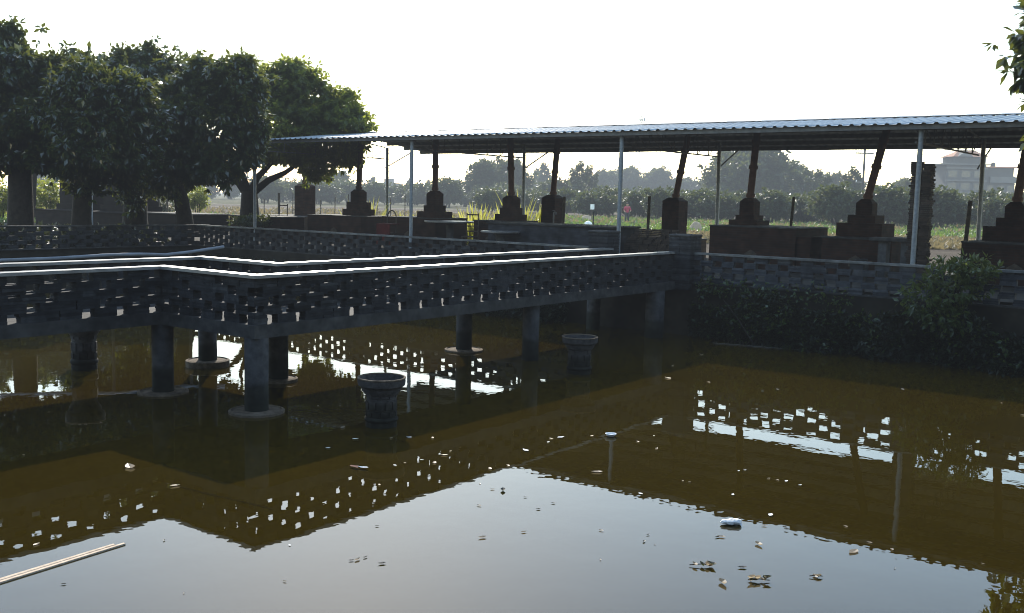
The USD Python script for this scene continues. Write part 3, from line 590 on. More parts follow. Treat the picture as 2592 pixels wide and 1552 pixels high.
big_tree('tall dark tree whose crown makes the peak behind the glossy one', trunk_of(327, 530, 34, .4, 330, 330, .28), [([D(330, 340, 34), D(380, 270, 34), D(430, 220, 34)], [.17, .1, .04]), ([D(330, 330, 34), D(310, 250, 34), D(300, 180, 34)], [.17, .1, .04])],
    [blob(355, 190, 34, 100, 66), blob(235, 200, 34, 46, 36), blob(288, 185, 34, 56, 56), blob(432, 205, 34, 78, 58), blob(390, 280, 33.5, 110, 95), blob(358, 136, 34, 40, 22), blob(300, 136, 34, 26, 16), blob(340, 370, 33.5, 90, 65), blob(440, 370, 33.5, 60, 60), blob(322, 440, 33.5, 44, 60), blob(395, 420, 33.5, 50, 50), blob(420, 165, 34, 22, 16)], 5600, 23)
big_tree('tree with a leaning trunk and hanging lower leaves, left of the forked tree', trunk_of(447, 530, 33, .26, 420, 430, .2, .1), [([D(420, 440, 33), D(470, 370, 32), D(540, 300, 31)], [.15, .09, .04]), ([D(422, 440, 33), D(400, 380, 32), D(420, 300, 31)], [.15, .09, .04])],
    [blob(560, 215, 31, 80, 62), blob(498, 200, 31, 58, 46), blob(575, 162, 31, 34, 24), blob(490, 155, 31, 26, 16), blob(600, 285, 31, 50, 78), blob(510, 310, 30.5, 95, 95), blob(430, 360, 31, 70, 66), blob(520, 388, 30.5, 66, 40), blob(400, 425, 32, 44, 34), blob(596, 365, 31, 32, 34), blob(470, 415, 31, 50, 26), blob(545, 425, 31, 22, 24), blob(590, 395, 31, 14, 12), blob(468, 192, 32, 44, 38), blob(420, 250, 31, 50, 60), blob(618, 195, 32, 26, 22)], 6200, 24)
b5 = [blob(690, 215, 37, 82, 62), blob(625, 210, 37, 52, 52), blob(755, 240, 37, 50, 62), blob(700, 290, 37, 100, 62), blob(830, 262, 36.5, 42, 46), blob(840, 300, 36.5, 58, 36), blob(878, 316, 36.5, 26, 22), blob(795, 225, 36.5, 20, 18), blob(710, 352, 37, 95, 36), blob(645, 362, 37, 34, 26), blob(770, 395, 37, 56, 40), blob(800, 352, 36.5, 80, 30), blob(840, 380, 36.5, 32, 16), blob(700, 168, 37, 50, 22)]
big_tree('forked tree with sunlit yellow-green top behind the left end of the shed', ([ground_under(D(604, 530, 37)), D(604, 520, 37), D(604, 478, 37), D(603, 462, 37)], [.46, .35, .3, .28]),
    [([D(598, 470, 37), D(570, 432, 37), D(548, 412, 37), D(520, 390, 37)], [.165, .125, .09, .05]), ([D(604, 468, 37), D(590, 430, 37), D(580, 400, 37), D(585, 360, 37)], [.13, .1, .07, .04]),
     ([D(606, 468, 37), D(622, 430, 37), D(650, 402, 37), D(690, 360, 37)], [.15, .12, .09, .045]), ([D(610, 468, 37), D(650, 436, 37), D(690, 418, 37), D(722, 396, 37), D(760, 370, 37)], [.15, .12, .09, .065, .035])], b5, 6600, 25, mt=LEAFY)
# tree overhanging from the right, its trunk outside the frame
q = at(2860, 500, 19.5)
big_tree('leafy branches hanging into the upper right corner of the picture', ([(q[0], q[1], .95), (q[0], q[1], 2.4), (q[0]-.1, q[1], 4.6)], [.26, .22, .16]), [([(q[0]-.1, q[1], 4.2), D(2640, 260, 18), D(2530, 150, 17)], [.12, .07, .02]), ([(q[0]-.1, q[1], 4.4), D(2660, 100, 18), D(2560, 40, 17)], [.12, .07, .02])],
    [blob(2600, 40, 17.5, 105, 110, dy=.5), blob(2620, 240, 17.5, 105, 110, dy=.5), blob(2512, 55, 17, 38, 36), blob(2502, 100, 17, 26, 26), blob(2494, 150, 17, 30, 28), blob(2500, 188, 17, 20, 20), blob(2504, 322, 17, 16, 16)], 1000, 26, k=8, size=.22, mt=LEAF, name='overhanging_tree')

for x, Y, top, lab in ((-40, 54, 215, 'dark tree in the back row behind the leftmost tree'), (75, 57, 225, 'dark tree in the back row seen past the thick trunk'), (170, 55, 215, 'dark tree in the back row behind the glossy tree'), (270, 58, 215, 'dark tree in the back row behind the peaked tree'), (365, 56, 225, 'dark tree in the back row left of the leaning trunk')):
    big_tree(lab, trunk_of(x, 505, Y, .24, x+8, 400, .17), [], [blob(x, top+70, Y, 62, 62), blob(x-35, top+110, Y, 40, 40), blob(x+38, top+105, Y, 42, 42), blob(x+5, top+25, Y, 38, 30), blob(x, top+140, Y, 50, 28)], 1500, int(x)+300, k=7, size=.34, name='back_row_tree')
# undergrowth beneath the left trees
def bush(label, x, y, Y, rx, rz, seed, mt=FARLEAF, size=.16, count=420, name='bush', group=None):
    r = np.random.default_rng(seed); c = D(x, y, Y); t = thing(name, label, 'bush', (c[0], c[1], GZ), group)
    b = [blob(x, y, Y, rx, rz), blob(x-rx*.5, y+rz*.3, Y, rx*.6, rz*.7), blob(x+rx*.5, y+rz*.35, Y, rx*.6, rz*.65)]
    P, O = crown_points(b, count, r, (.4, 1.1)); P[:, 2] = np.maximum(P[:, 2], GZ+.05)
    part(t, 'foliage', rosettes(P, O, 6, size, r, .2, .2), mt)
    part(t, 'stem', join([tube([(c[0]+dx, c[1]+dy, GZ), (c[0]+dx*2, c[1]+dy*2, c[2])], .03, 6) for dx, dy in ((.1, 0), (-.12, .08), (.02, -.12))]), BARK)
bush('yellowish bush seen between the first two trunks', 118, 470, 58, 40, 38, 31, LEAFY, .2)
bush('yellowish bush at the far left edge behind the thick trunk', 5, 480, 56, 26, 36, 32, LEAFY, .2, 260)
bush('small bush beside the leaning trunk', 478, 475, 60, 24, 30, 33, LEAFY, .2, 240)
bush('small dark bush seen between the second and third trunks', 262, 470, 56, 30, 44, 34, FARLEAF, .2, 300)
bush('low weedy mound around the foot of the forked tree', 612, 533, 36, 50, 9, 35, FARLEAF, .12, 300)
bush('thin twiggy bush left of the leaning trunk', 395, 490, 62, 34, 30, 36, FARLEAF, .2, 160)

# spiky plants behind the stoves
def spiky(label, x, y0, Y, hpx, seed, n=22):
    r = np.random.default_rng(seed); c = D(x, y0, Y); c[2] = GZ; top = D(x, y0-hpx, Y)[2]; h = top - GZ
    t = thing('spiky_plant', label, 'plant', c); V = []
    for i in range(n):
        a = r.uniform(0, 2*math.pi); tilt = r.uniform(.05, .5); L = h*r.uniform(.65, 1.05)
        d = np.array([math.cos(a)*tilt, math.sin(a)*tilt, 1.0]); d /= np.linalg.norm(d); s = np.cross(d, [math.cos(a+.6), math.sin(a+.6), 0]); s /= np.linalg.norm(s)
        b = c + np.array([math.cos(a), math.sin(a), 0])*r.uniform(0, .15); w = .045
        bend = np.array([math.cos(a), math.sin(a), 0])*L*.08*r.uniform(0, 2)
        v = np.array([b - s*w*.6, b + s*w*.6, b + d*L*.55 + s*w, b + d*L + bend, b + d*L*.55 - s*w])
        part(t, 'blade', (v, np.array([[0, 1, 2], [0, 2, 4], [4, 2, 3]])), SPIKE)
for x, y0, hp, lab in ((893, 522, 50, 'just right of the leftmost stepped chimney'), (965, 522, 28, 'left of a steel post at the shed\'s left'), (862, 520, 22, 'lowest, left of the leftmost stepped chimney'), (1010, 522, 26, 'small, behind the red chair'),
        (1140, 530, 42, 'behind the ladder-back chair'), (1165, 530, 44, 'right above the ladder-back chair'), (1222, 530, 52, 'left of the small stove\'s chimney base'), (1262, 532, 76, 'tallest, right of the small stove\'s chimney'), (1300, 532, 44, 'beside the dark stake behind the counter')):
    spiky('yellow-green spiky plant, ' + lab, x, y0, 37 if x < 1100 else 36, hp, int(x), 26 if hp > 40 else 16)

# added trees behind the viewpoint, never in view: they block sky light
r3 = np.random.default_rng(91); blobs = []
for xx, yy, R_, zc in ((-26, -9, 6, 6), (-17, -13, 6.5, 7.5), (-8, -15, 6.5, 8), (2, -16, 7, 8.5), (11, -14, 6.5, 8), (18, -7, 6.5, 7.5), (-26, -16, 6, 9), (-13, -19, 6, 11), (-3, -21, 6, 12), (8, -20, 6, 12), (17, -15, 6, 11), (20, 2, 5.5, 7)):
    q = cw(xx, yy); blobs += [(q[0], q[1], zc, R_, R_, R_*.85), (q[0], q[1], zc*.4, R_*.9, R_*.9, R_*.6)]
P, O = crown_points(blobs, 7000, r3, (.6, 1.05), .3, clumps=5)
P[:, 2] = np.maximum(P[:, 2], 1.1)
p = path(None, 'added_grove'); g = usdkit.mesh(stage, p, rosettes(P, O, 6, 1.0, r3, .3), LEAF); props(g.GetPrim(), 'added tall dark trees behind the viewpoint, out of view, blocking sky light', kind='stuff')

# ------------------------------------------------------------------ far orchard and trees
def proto_tree(name, label, cat, group, loc, blobs, count, size, k, trunk_h, trunk_r, seed, mt=FARLEAF, ntr=1, flat=.2, parts=('trunk', 'crown')):
    r = np.random.default_rng(seed); t = thing(name, label, cat, loc, group); L = np.array(loc, float)
    trs = [tube([L + [dx, dy, -.1], L + [dx*1.5, dy*1.5, trunk_h*.5], L + [dx*3, dy*3, trunk_h]], [trunk_r, trunk_r*.8, trunk_r*.5], 7) for dx, dy in [(0, 0), (.25, .1), (-.25, .12)][:ntr]]
    part(t, 'trunk', join(trs), BARK, 60)
    P, O = crown_points([(L[0]+b[0], L[1]+b[1], L[2]+b[2], *b[3:]) for b in blobs], count, r, (.55, 1.08), .4, 1.2)
    part(t, 'crown', rosettes(P, O, k, size, r, .3, .15), mt); return t
SRC = {}
def place(kind, px, py, Y, h, label, group=None, rz=None):
    """Stand a tree of a kind Y metres ahead, its base on the ground, with its top at height h."""
    g, = [None]; p = at(px*K, py*K, Y); loc = (p[0], p[1], GZ)
    if kind not in SRC:
        blobs, H, count, size, k, th_, trr, ntr = KINDS[kind]
        s = h/H
        SRC[kind] = (proto_tree(kind, label, 'tree', group, loc, [tuple(np.array(b)*s) for b in blobs], count, size*s, k, th_*s, trr*s, len(SRC)+50, ntr=ntr), h)
        return SRC[kind][0]
    src, h0 = SRC[kind]
    return copy(src, loc, rng.uniform(0, 6.28) if rz is None else rz, h/h0*np.array([rng.uniform(.92, 1.12), rng.uniform(.92, 1.12), 1]), label, group)
KINDS = {
 'orchard_tree': ([(0, 0, 2.5, 2.5, 2.5, 1.6), (1.2, .4, 2.1, 1.8, 1.6, 1.3), (-1.3, -.3, 2.0, 1.7, 1.8, 1.25), (.2, -1.3, 2.0, 1.7, 1.5, 1.2), (0, .5, 3.3, 1.3, 1.3, .8)], 4.1, 900, .42, 6, 1.6, .16, 3),
 'orchard_tree_low': ([(0, 0, 1.9, 2.6, 2.4, 1.4), (1.7, .2, 1.6, 1.7, 1.8, 1.2), (-1.6, .4, 1.6, 1.8, 1.6, 1.2), (.3, 1.4, 1.8, 1.5, 1.5, 1.2)], 3.3, 800, .40, 6, 1.2, .14, 3),
 'broad_tree': ([(0, 0, 8, 4.5, 4.5, 3.4), (3, 1, 6.5, 3.6, 3.3, 3.0), (-3.2, .4, 6.2, 3.5, 3.4, 3.2), (1, -2, 9.6, 2.6, 2.4, 2.0), (-1.6, 1, 10, 2.2, 2.2, 1.7), (2.6, 2, 3.6, 3.4, 3.2, 2.8), (-2.8, -1, 3.4, 3.6, 3.2, 2.6)], 11.6, 1500, .85, 6, 4, .35, 1),
 'tall_tree': ([(0, 0, 11, 1.6, 1.6, 2.6), (1.2, .3, 8.6, 1.7, 1.6, 1.8), (-1.3, .2, 8.0, 1.6, 1.7, 1.8), (.2, -.8, 5.6, 2.0, 1.9, 1.7), (-.6, .6, 13, .9, .9, 1.3), (1.0, .5, 4.0, 2.0, 1.8, 1.8), (-1.2, 0, 3.4, 2.1, 1.9, 1.7)], 14.2, 900, .8, 5, 10, .25, 1),
 'feathery_tree': ([(0, 0, 9, .9, .9, 1.4), (1.6, .3, 8, .8, .7, 1.1), (-1.4, .2, 7.2, .9, .9, .9), (.4, -.8, 5.6, 1.3, 1.2, 1.2), (2.2, .6, 9.4, .6, .6, .8), (-2.1, .4, 8.8, .6, .6, .8), (.3, .1, 10.8, .5, .5, .8), (.2, 0, 3.5, 2.2, 2.0, 1.8)], 11.6, 420, .75, 5, 9, .16, 3),
}
def base_row(x, Y): return 500                                         # only sets the sideways position; the base is put on the ground
MARKS = ((95, 'the leftmost thick trunk'), (200, 'the second trunk'), (330, 'the third trunk'), (450, 'the leaning trunk'), (605, 'the forked tree'), (738, 'the plain chimney by the forked tree'), (868, 'the leftmost stepped chimney'), (997, 'the post by the red chair'), (1055, 'the stepped chimney by the round table'), (1150, 'the ladder-back chair'), (1240, 'the small stepped chimney'),
    (1343, 'the plain chimney behind the counter'), (1505, 'the post by the left gate pier'), (1572, 'the stake on the broken wall'), (1645, 'the plain chimney leaning right'), (1737, 'the rear post left of the broad stove'), (1815, 'the broad stove chimney'), (1909, 'the stake on the broad stove'), (2000, 'the gap right of the broad stove'), (2105, 'the strongly leaning chimney'), (2230, 'the ragged brick pillar'), (2365, 'the rear post right of the ragged pillar'), (2455, 'the chimney at the right edge'))
SEEN = {}
def where_label(what, x):
    m = min(MARKS, key=lambda q: abs(q[0]-x)); side = 'left of' if x < m[0]-6 else 'right of' if x > m[0]+6 else 'behind'
    k = SEEN[(what, side, m[1])] = SEEN.get((what, side, m[1]), 0) + 1
    return what + ', ' + ('' if k == 1 else ('second', 'third', 'fourth', 'fifth')[k-2] + ' ') + side + ' ' + m[1]
for x, Y, h, kd in ((1185, 128, 3.2, 0), (1240, 134, 3.4, 1), (1365, 126, 3.3, 0), (1440, 118, 3.2, 1), (1475, 122, 3.5, 0), (1555, 114, 3.3, 1), (1600, 108, 3.5, 0), (1645, 114, 3.3, 1), (1700, 110, 3.4, 0), (1745, 108, 3.2, 1), (1795, 112, 3.3, 0), (1862, 104, 3.5, 0), (1915, 114, 3.2, 1), (1955, 108, 3.3, 1),
        (2025, 98, 4.1, 0), (2088, 110, 3.3, 1), (2140, 98, 4.1, 0), (2192, 104, 3.9, 1), (2268, 98, 4.0, 0), (2320, 110, 3.2, 1), (2392, 100, 3.9, 0), (2445, 94, 3.4, 1), (2480, 106, 3.9, 0), (1310, 142, 3.2, 1)):
    place(['orchard_tree', 'orchard_tree_low'][kd], x, 500, Y, h*.92, where_label(['rounded front-row orchard tree', 'low front-row orchard tree'][kd], x), 'front orchard row')
for i, x in enumerate(range(640, 1500, 44)):
    Y = 185 + 40*((i*37) % 10)/10; kd = i % 2
    place(['orchard_tree', 'orchard_tree_low'][kd], x, 480, Y, [4.9, 4.5][kd]*rng.uniform(.85, 1.15), where_label(['rounded tree of the hazy grove', 'low tree of the hazy grove'][kd], x), 'hazy grove beyond the left field')
for i, x in enumerate(range(1500, 2560, 62)):
    Y = 185 + 50*((i*53) % 10)/10; kd = (i+1) % 2
    place(['orchard_tree', 'orchard_tree_low'][kd], x, 480, Y, [4.7, 4.3][kd]*rng.uniform(.85, 1.2), where_label(['rounded second-row orchard tree', 'low second-row orchard tree'][kd], x), 'second orchard row')
for x, Y, h, lab in ((1175, 210, 9.4, 'broad hazy tree left of the small stove chimney'), (1225, 215, 9.9, 'broad hazy tree right beside the tallest spiky plant'), (815, 260, 7.6, 'broad hazy tree beyond the leafy end of the shed'), (1775, 205, 12.6, 'largest broad hazy tree, left of the broad stove\'s chimney'), (1835, 200, 13.0, 'broad hazy tree behind the broad stove\'s chimney'),
        (1890, 215, 11.0, 'broad hazy tree right of the broad stove\'s chimney'), (1950, 240, 10.0, 'broad hazy tree left of the utility pole'), (2010, 250, 9.8, 'broad hazy tree just left of the utility pole'), (2190, 230, 8.2, 'broad hazy tree left of the ragged brick pillar'), (2170, 260, 8.0, 'broad hazy tree between the leaning chimney and the ragged pillar'),
        (1460, 330, 11.5, 'broad pale tree left of the middle steel post'), (1520, 340, 13.0, 'broad pale tree below the radio mast'), (1590, 335, 12.8, 'pale broad tree behind the dark stake'), (1640, 330, 9.6, 'pale broad tree left of the right-leaning pipe'), (1690, 340, 9.4, 'pale broad tree right of the right-leaning pipe'), (1400, 320, 9.0, 'pale broad tree right of the plain chimney'), (2060, 250, 8.6, 'broad hazy tree at the foot of the utility pole'), (2130, 270, 7.4, 'low broad hazy tree right of the leaning chimney'), (560, 260, 9.0, 'dim broad tree seen below the forked tree'), (500, 260, 7.6, 'dim broad tree seen left of the forked tree'), (330, 270, 8.4, 'dim broad tree seen between trunks on the left'), (100, 270, 8.4, 'dim broad tree seen past the leftmost trunk')):
    place('broad_tree', x, 480, Y, h, lab)
for x, Y, h, lab in ((1315, 300, 12.4, 'pale tall tree group standing right of the tallest spiky plant'), (1300, 310, 11.0, 'pale tall tree just left of the plain chimney'), (990, 330, 7.6, 'small pale tree left of the stepped chimney by the table'), (1035, 330, 7.2, 'small pale tree behind the stepped chimney by the table'), (1755, 300, 9.0, 'slender pale tree left of the large broad tree'), (900, 340, 8.0, 'small pale tree beside the far white house'), (1665, 340, 10.4, 'pale narrow tree beyond the right-leaning pipe'), (1720, 340, 10.0, 'pale narrow tree left of a rear steel post')):
    place('tall_tree', x, 480, Y, h, lab)
for x, Y, h, lab in ((1400, 190, 9.0, 'feathery open tree right of the plain chimney pipe'), (1425, 200, 8.6, 'feathery open tree left of the middle steel post'), (1950, 190, 8.8, 'feathery tree between the broad stove and the utility pole'), (1975, 185, 8.4, 'second feathery tree left of the utility pole'), (2065, 180, 8.8, 'thin feathery tree beside the utility pole'), (2195, 200, 7.6, 'feathery tree just left of the ragged brick pillar'), (2165, 205, 6.8, 'small feathery tree left of the ragged brick pillar')):
    place('feathery_tree', x, 480, Y, h, lab)

# ------------------------------------------------------------------ far buildings, mast, pole
def bldg_frame(px, Y):             # origin on the ground plus a right-hand axis square to the view
    p = at(px*K, 500*K, Y); return np.array([p[0], p[1], GZ])
def vbox(o, x0, x1, y0, y1, z0, z1):      # a box whose x runs to the camera's right and y away from it
    v = BOXV*[x1-x0, y1-y0, z1-z0] + [(x0+x1)/2, (y0+y1)/2, (z0+z1)/2]
    w = v.copy(); w[:, 0] = v[:, 0]*cth + v[:, 1]*sth; w[:, 1] = -v[:, 0]*sth + v[:, 1]*cth
    return w + np.asarray(o), BOXF
def vmesh(o, m):
    v = np.asarray(m[0]); w = v.copy(); w[:, 0] = v[:, 0]*cth + v[:, 1]*sth; w[:, 1] = -v[:, 0]*sth + v[:, 1]*cth
    return w + np.asarray(o), m[1]
o = bldg_frame(2330, 260)
t = thing('apartment_house', 'grey five-storey house with a tiled hip roof beyond the orchard, right of the ragged pillar', 'house', o)
part(t, 'wall', vbox(o, -4.8, 5.2, 0, 9, 0, 13.2), PLASTER2)
for i, z in enumerate((3.0, 6.1, 9.2, 12.3)):
    part(t, 'floor_band', vbox(o, -5.1, 5.5, -.5, 0, z-.18, z+.18), PLASTER)
    for j, x in enumerate((-3.2, .2, 3.4)):
        w = part(t, 'window', vbox(o, x-1.15, x+1.15, -.03, .02, z-2.3, z-.6), PLASTER); part(w, 'pane', vbox(o, x-1.05, x+1.05, -.06, -.03, z-2.2, z-.7), WINDOW)
part(t, 'tower', vbox(o, -3.0, 5.2, .3, 7, 13.2, 15.2), PLASTER2)
part(t, 'eave', vbox(o, -6.2, 5.9, -.9, 9.4, 13.15, 13.45), PLASTER)
part(t, 'roof', vmesh(o, (np.array([[-3.6, -.6, 15.2], [5.8, -.6, 15.2], [5.8, 7.6, 15.2], [-3.6, 7.6, 15.2], [-.6, 3.3, 17.0], [3.4, 3.3, 17.0]], float), np.array([[0, 1, 5], [0, 5, 4], [1, 2, 5], [2, 3, 4], [2, 4, 5], [3, 0, 4]]))), ROOFTILE)
part(t, 'gable', vmesh(o, prism([(-2.4, 15.2), (1.4, 15.2), (-.5, 16.7)], 'y', -1.0, 3)), PLASTER)
o = bldg_frame(2415, 262)
t = thing('apartment_house', 'lower grey house with a brown roof edge next to the tiled one, right edge', 'house', o)
part(t, 'wall', vbox(o, -4.2, 3.9, 0, 8, 0, 10.6), PLASTER2); part(t, 'upper_storey', vbox(o, -4.2, 3.6, .4, 7, 10.6, 12.7), PLASTER2); part(t, 'roof', vbox(o, -4.5, 4.4, -.4, 8.3, 12.7, 13.0), ROOFTILE)
part(t, 'balcony', vbox(o, -2.9, 3.9, -1.0, 0, 8.9, 10.4), PLASTER); part(t, 'roof_tank', vmesh(o, lathe([(0, 13.0), (.6, 13.0), (.6, 13.8), (.35, 14.1), (0, 14.2)], 14, (-1.1, 2, 0))), PLASTER2, 40)
for z in (2.8, 5.8, 8.4):
    for x in (-2.4, .4, 2.8): w = part(t, 'window', vbox(o, x-.8, x+.8, -.03, .02, z-1.7, z-.2), PLASTER); part(w, 'pane', vbox(o, x-.7, x+.7, -.06, -.03, z-1.6, z-.3), WINDOW)
for px, Y, W_, H_, lab in ((938, 400, 9, 8.6, 'small pale flat-roofed house far beyond the grove, left of a steel post'), (1100, 380, 7, 8.4, 'small pale house far beyond the grove, left of the broad hazy trees'), (1318, 320, 12, 5.2, 'pale low house far away, left of the plain chimney')):
    o = bldg_frame(px, Y); t = thing('far_house', lab, 'house', o)
    part(t, 'wall', vbox(o, -W_/2, W_/2, 0, 6, 0, H_*.78), PLASTER); part(t, 'upper_storey', vbox(o, -W_*.18, W_*.22, 1, 5, H_*.78, H_), PLASTER); part(t, 'parapet', vbox(o, -W_/2-.2, W_/2+.2, -.2, 0, H_*.74, H_*.8), PLASTER2)
    for x in (-.3, 0, .3): part(t, 'window', vbox(o, x*W_-.6, x*W_+.6, -.06, 0, H_*.4, H_*.58), WINDOW)
o = bldg_frame(1374, 150)
t = thing('field_shelter', 'low white-roofed field shelter in front of the grove, behind the grey counter', 'shelter', o)
part(t, 'roof', vmesh(o, (np.array([[-4.6, 0, 1.75], [4.5, 0, 2.55], [4.5, 4, 2.6], [-4.6, 4, 1.9], [-2.6, 1.8, 3.0], [4.5, 1.8, 3.1]], float), np.array([[0, 1, 5], [0, 5, 4], [4, 5, 2], [4, 2, 3], [0, 4, 3]]))), SHELTERR)
part(t, 'wall', vbox(o, -3.5, 4.2, .8, 3.6, 0, 1.9), BROWNBRICK)
for x in (-3.9, -1.2, 1.6, 4.2): part(t, 'post', vbox(o, x-.06, x+.06, .1, .22, 0, 1.85), DARKWOOD)
o = bldg_frame(1545, 430)
t = thing('radio_mast', 'tall lattice radio mast faint in the haze above the shed roof', 'mast', o)
H_ = 37.5; leg = lambda s, z: np.array([s[0]*(1.5 - 1.15*z/H_), s[1]*(1.5 - 1.15*z/H_), z])
cs = ((-1, -1), (1, -1), (1, 1), (-1, 1))
for s in cs: part(t, 'leg', tube([o + leg(s, 0), o + leg(s, H_)], .11, 5), STEEL)
br = []
for i in range(14):
    z0, z1 = i*H_/14, (i+1)*H_/14
    for a in range(4): br += [tube([o + leg(cs[a], z0), o + leg(cs[(a+1) % 4], z1)], .06, 4), tube([o + leg(cs[a], z1), o + leg(cs[(a+1) % 4], z1)], .05, 4)]
part(t, 'bracing', join(br), STEEL)
for z, w in ((29.5, 2.0), (33.2, 2.2), (36.0, 1.4)): part(t, 'antenna', join([vbox(o, -w*.9, w*.9, -.3, .3, z-.15, z+.15), vbox(o, -w, -w+.5, -.4, .4, z-.7, z+.9), vbox(o, w-.5, w, -.4, .4, z-.7, z+.9)]), STEEL)
part(t, 'tip', tube([o + [0, 0, H_], o + [0, 0, H_+2.6]], .12, 5), STEEL)
def utility_pole(label, px, Y, H_):
    o = bldg_frame(px, Y); t = thing('utility_pole', label, 'pole', o)
    part(t, 'pole', tube([o, o + [0, 0, H_]], [.2, .13], 10), CONCRETE, 40)
    for z, w in ((H_-.3, 1.2), (H_-1.4, 1.3), (H_-5.6, 1.1)):
        c = part(t, 'cross_arm', vbox(o, -w, w, -.07, .07, z-.08, z+.08), DARKSTEEL)
        for x in (-w+.1, 0, w-.1): part(c, 'insulator', vmesh(o, lathe([(0, z+.08), (.07, z+.08), (.09, z+.2), (.05, z+.3), (0, z+.32)], 8, (x, 0, 0))), WHITEP)
    return o
oA = utility_pole('concrete utility pole with cross arms rising above the orchard', 2085, 150, 11.1)
oB = bldg_frame(2900, 150); oC = bldg_frame(1200, 190)
for i, (dz, dx) in enumerate(((11.1, -1.1), (11.0, 1.1), (9.9, -1.2), (10.0, 1.2))):
    a = oA + [dx*cth, -dx*sth, dz-.05]; b = oB + [dx*cth, -dx*sth, dz+1.5]
    pts = [a + (b-a)*s - np.array([0, 0, 1.2*4*s*(1-s)]) for s in np.linspace(0, 1, 12)]
    single('power_line', tube(pts, .022, 4), DARKSTEEL, 'thin power line running right from the utility pole', 'wire', 'power lines from the pole')
q = D(1432, 515, 88); t = thing('field_sign', 'small white sign board on a thin stick in the field behind the counter', 'sign', (q[0], q[1], GZ))
o = np.array([q[0], q[1], GZ]); part(t, 'stick', tube([o, o + [0, 0, 2.2]], .025, 6), DARKWOOD); part(t, 'board', vbox(o, -.14, .2, -.05, -.03, 1.1, 1.55), WHITEP)
def mound(label, x, y, Y, w, h, mt, seed, name='covered_heap'):
    q = D(x, y, Y); m = trimesh.creation.icosphere(3); v = np.array(m.vertices); v *= 1 + .25*(meshkit.noise(v*1.7 + seed, seed)[:, None] - .5)
    v = v*[w, w*.6, h] + [q[0], q[1], GZ + h*.3]; single(name, (v, np.array(m.faces)), mt, label, 'heap', smooth=True)
mound('pale tan covered heap in the field right of the gate pier', 1684, 530, 66, .44, .5, SHEETING, 3)
mound('low white bag on the field behind the counter', 1423, 538, 70, .35, .35, FOAM, 5); mound('pale sack at the foot of the sign in the field', 1420, 520, 92, .55, .4, SHEETING, 6)
# far field fence posts and rough weeds on the left
for i, x in enumerate(range(640, 1010, 34)):
    q = D(x, 500, 62 + (i % 3)); single('fence_stick', tube([(q[0], q[1], GZ), (q[0]+.04*(i % 3 - 1), q[1], GZ+1.5+.2*(i % 4))], .03, 6), DARKWOOD, 'thin dark stick of the low fence in the left field', 'stick', 'sticks of the left field fence')
scatter_field('dry_weeds', (-22, -2), (58, 66), 900, .55, 5, STRAWL, .25, .0, 9, None, 'dry tangled weeds in the field left of the shed')

# ------------------------------------------------------------------ the person in the field
q = D(1517, 528, 86); o = np.array([q[0], q[1], GZ])
def hullchain(js, bones):
    parts = []
    for a, b in bones:
        ms = [manifold3d.Manifold.sphere(js[k][1], 16).translate(tuple(map(float, js[k][0]))) for k in (a, b)]
        parts.append(manifold3d.Manifold.batch_hull(ms))
    m = parts[0]
    for p_ in parts[1:]: m = m + p_
    v, f, _ = meshkit.arrays(m.refine_to_length(.05)); tm = trimesh.Trimesh(v, f); trimesh.smoothing.filter_taubin(tm, iterations=8)
    return np.array(tm.vertices), np.array(tm.faces)
J = {'pel': ((0, 0, .92), .13), 'che': ((0, -.02, 1.28), .15), 'nec': ((0, -.03, 1.45), .055), 'hea': ((0, -.06, 1.58), .095), 'crown': ((0, -.04, 1.66), .09), 'shl': ((-.18, -.02, 1.38), .06), 'shr': ((.18, -.02, 1.38), .06), 'ell': ((-.27, -.06, 1.12), .045), 'elr': ((.29, -.08, 1.13), .045),
     'wrl': ((-.22, -.26, 1.0), .033), 'wrr': ((.22, -.28, 1.02), .033), 'hal': ((-.19, -.34, .98), .035), 'har': ((.19, -.36, 1.0), .035), 'hpl': ((-.09, 0, .88), .1), 'hpr': ((.09, 0, .88), .1), 'knl': ((-.11, -.08, .5), .065), 'knr': ((.11, .03, .48), .065), 'anl': ((-.11, -.02, .1), .045), 'anr': ((.12, .12, .1), .045), 'tol': ((-.12, -.16, .04), .04), 'tor': ((.13, -.02, .04), .04)}
pp = thing('person', 'person in a pink top and dark trousers working in the field behind the steel post', 'person', o)
part(pp, 'body', vmesh(o, hullchain(J, [('pel', 'che'), ('che', 'nec'), ('nec', 'hea'), ('hea', 'crown'), ('che', 'shl'), ('che', 'shr'), ('shl', 'ell'), ('shr', 'elr'), ('ell', 'wrl'), ('elr', 'wrr'), ('wrl', 'hal'), ('wrr', 'har'), ('pel', 'hpl'), ('pel', 'hpr'), ('hpl', 'knl'), ('hpr', 'knr'), ('knl', 'anl'), ('knr', 'anr'), ('anl', 'tol'), ('anr', 'tor')])), SKIN, True)
big = lambda ks, e: {k: (J[k][0], J[k][1] + e) for k in ks}
part(pp, 'shirt', vmesh(o, hullchain(big(('pel', 'che', 'shl', 'shr', 'ell', 'elr'), .02), [('pel', 'che'), ('che', 'shl'), ('che', 'shr'), ('shl', 'ell'), ('shr', 'elr')])), PINK, True)
part(pp, 'trousers', vmesh(o, hullchain(big(('pel', 'hpl', 'hpr', 'knl', 'knr', 'anl', 'anr'), .022), [('pel', 'hpl'), ('pel', 'hpr'), ('hpl', 'knl'), ('hpr', 'knr'), ('knl', 'anl'), ('knr', 'anr')])), DARKCLOTH, True)
hm = trimesh.creation.icosphere(2, .105); part(pp, 'hair', vmesh(o, (np.array(hm.vertices)*[1, 1, .85] + [0, -.03, 1.67], np.array(hm.faces))), HAIR, True)

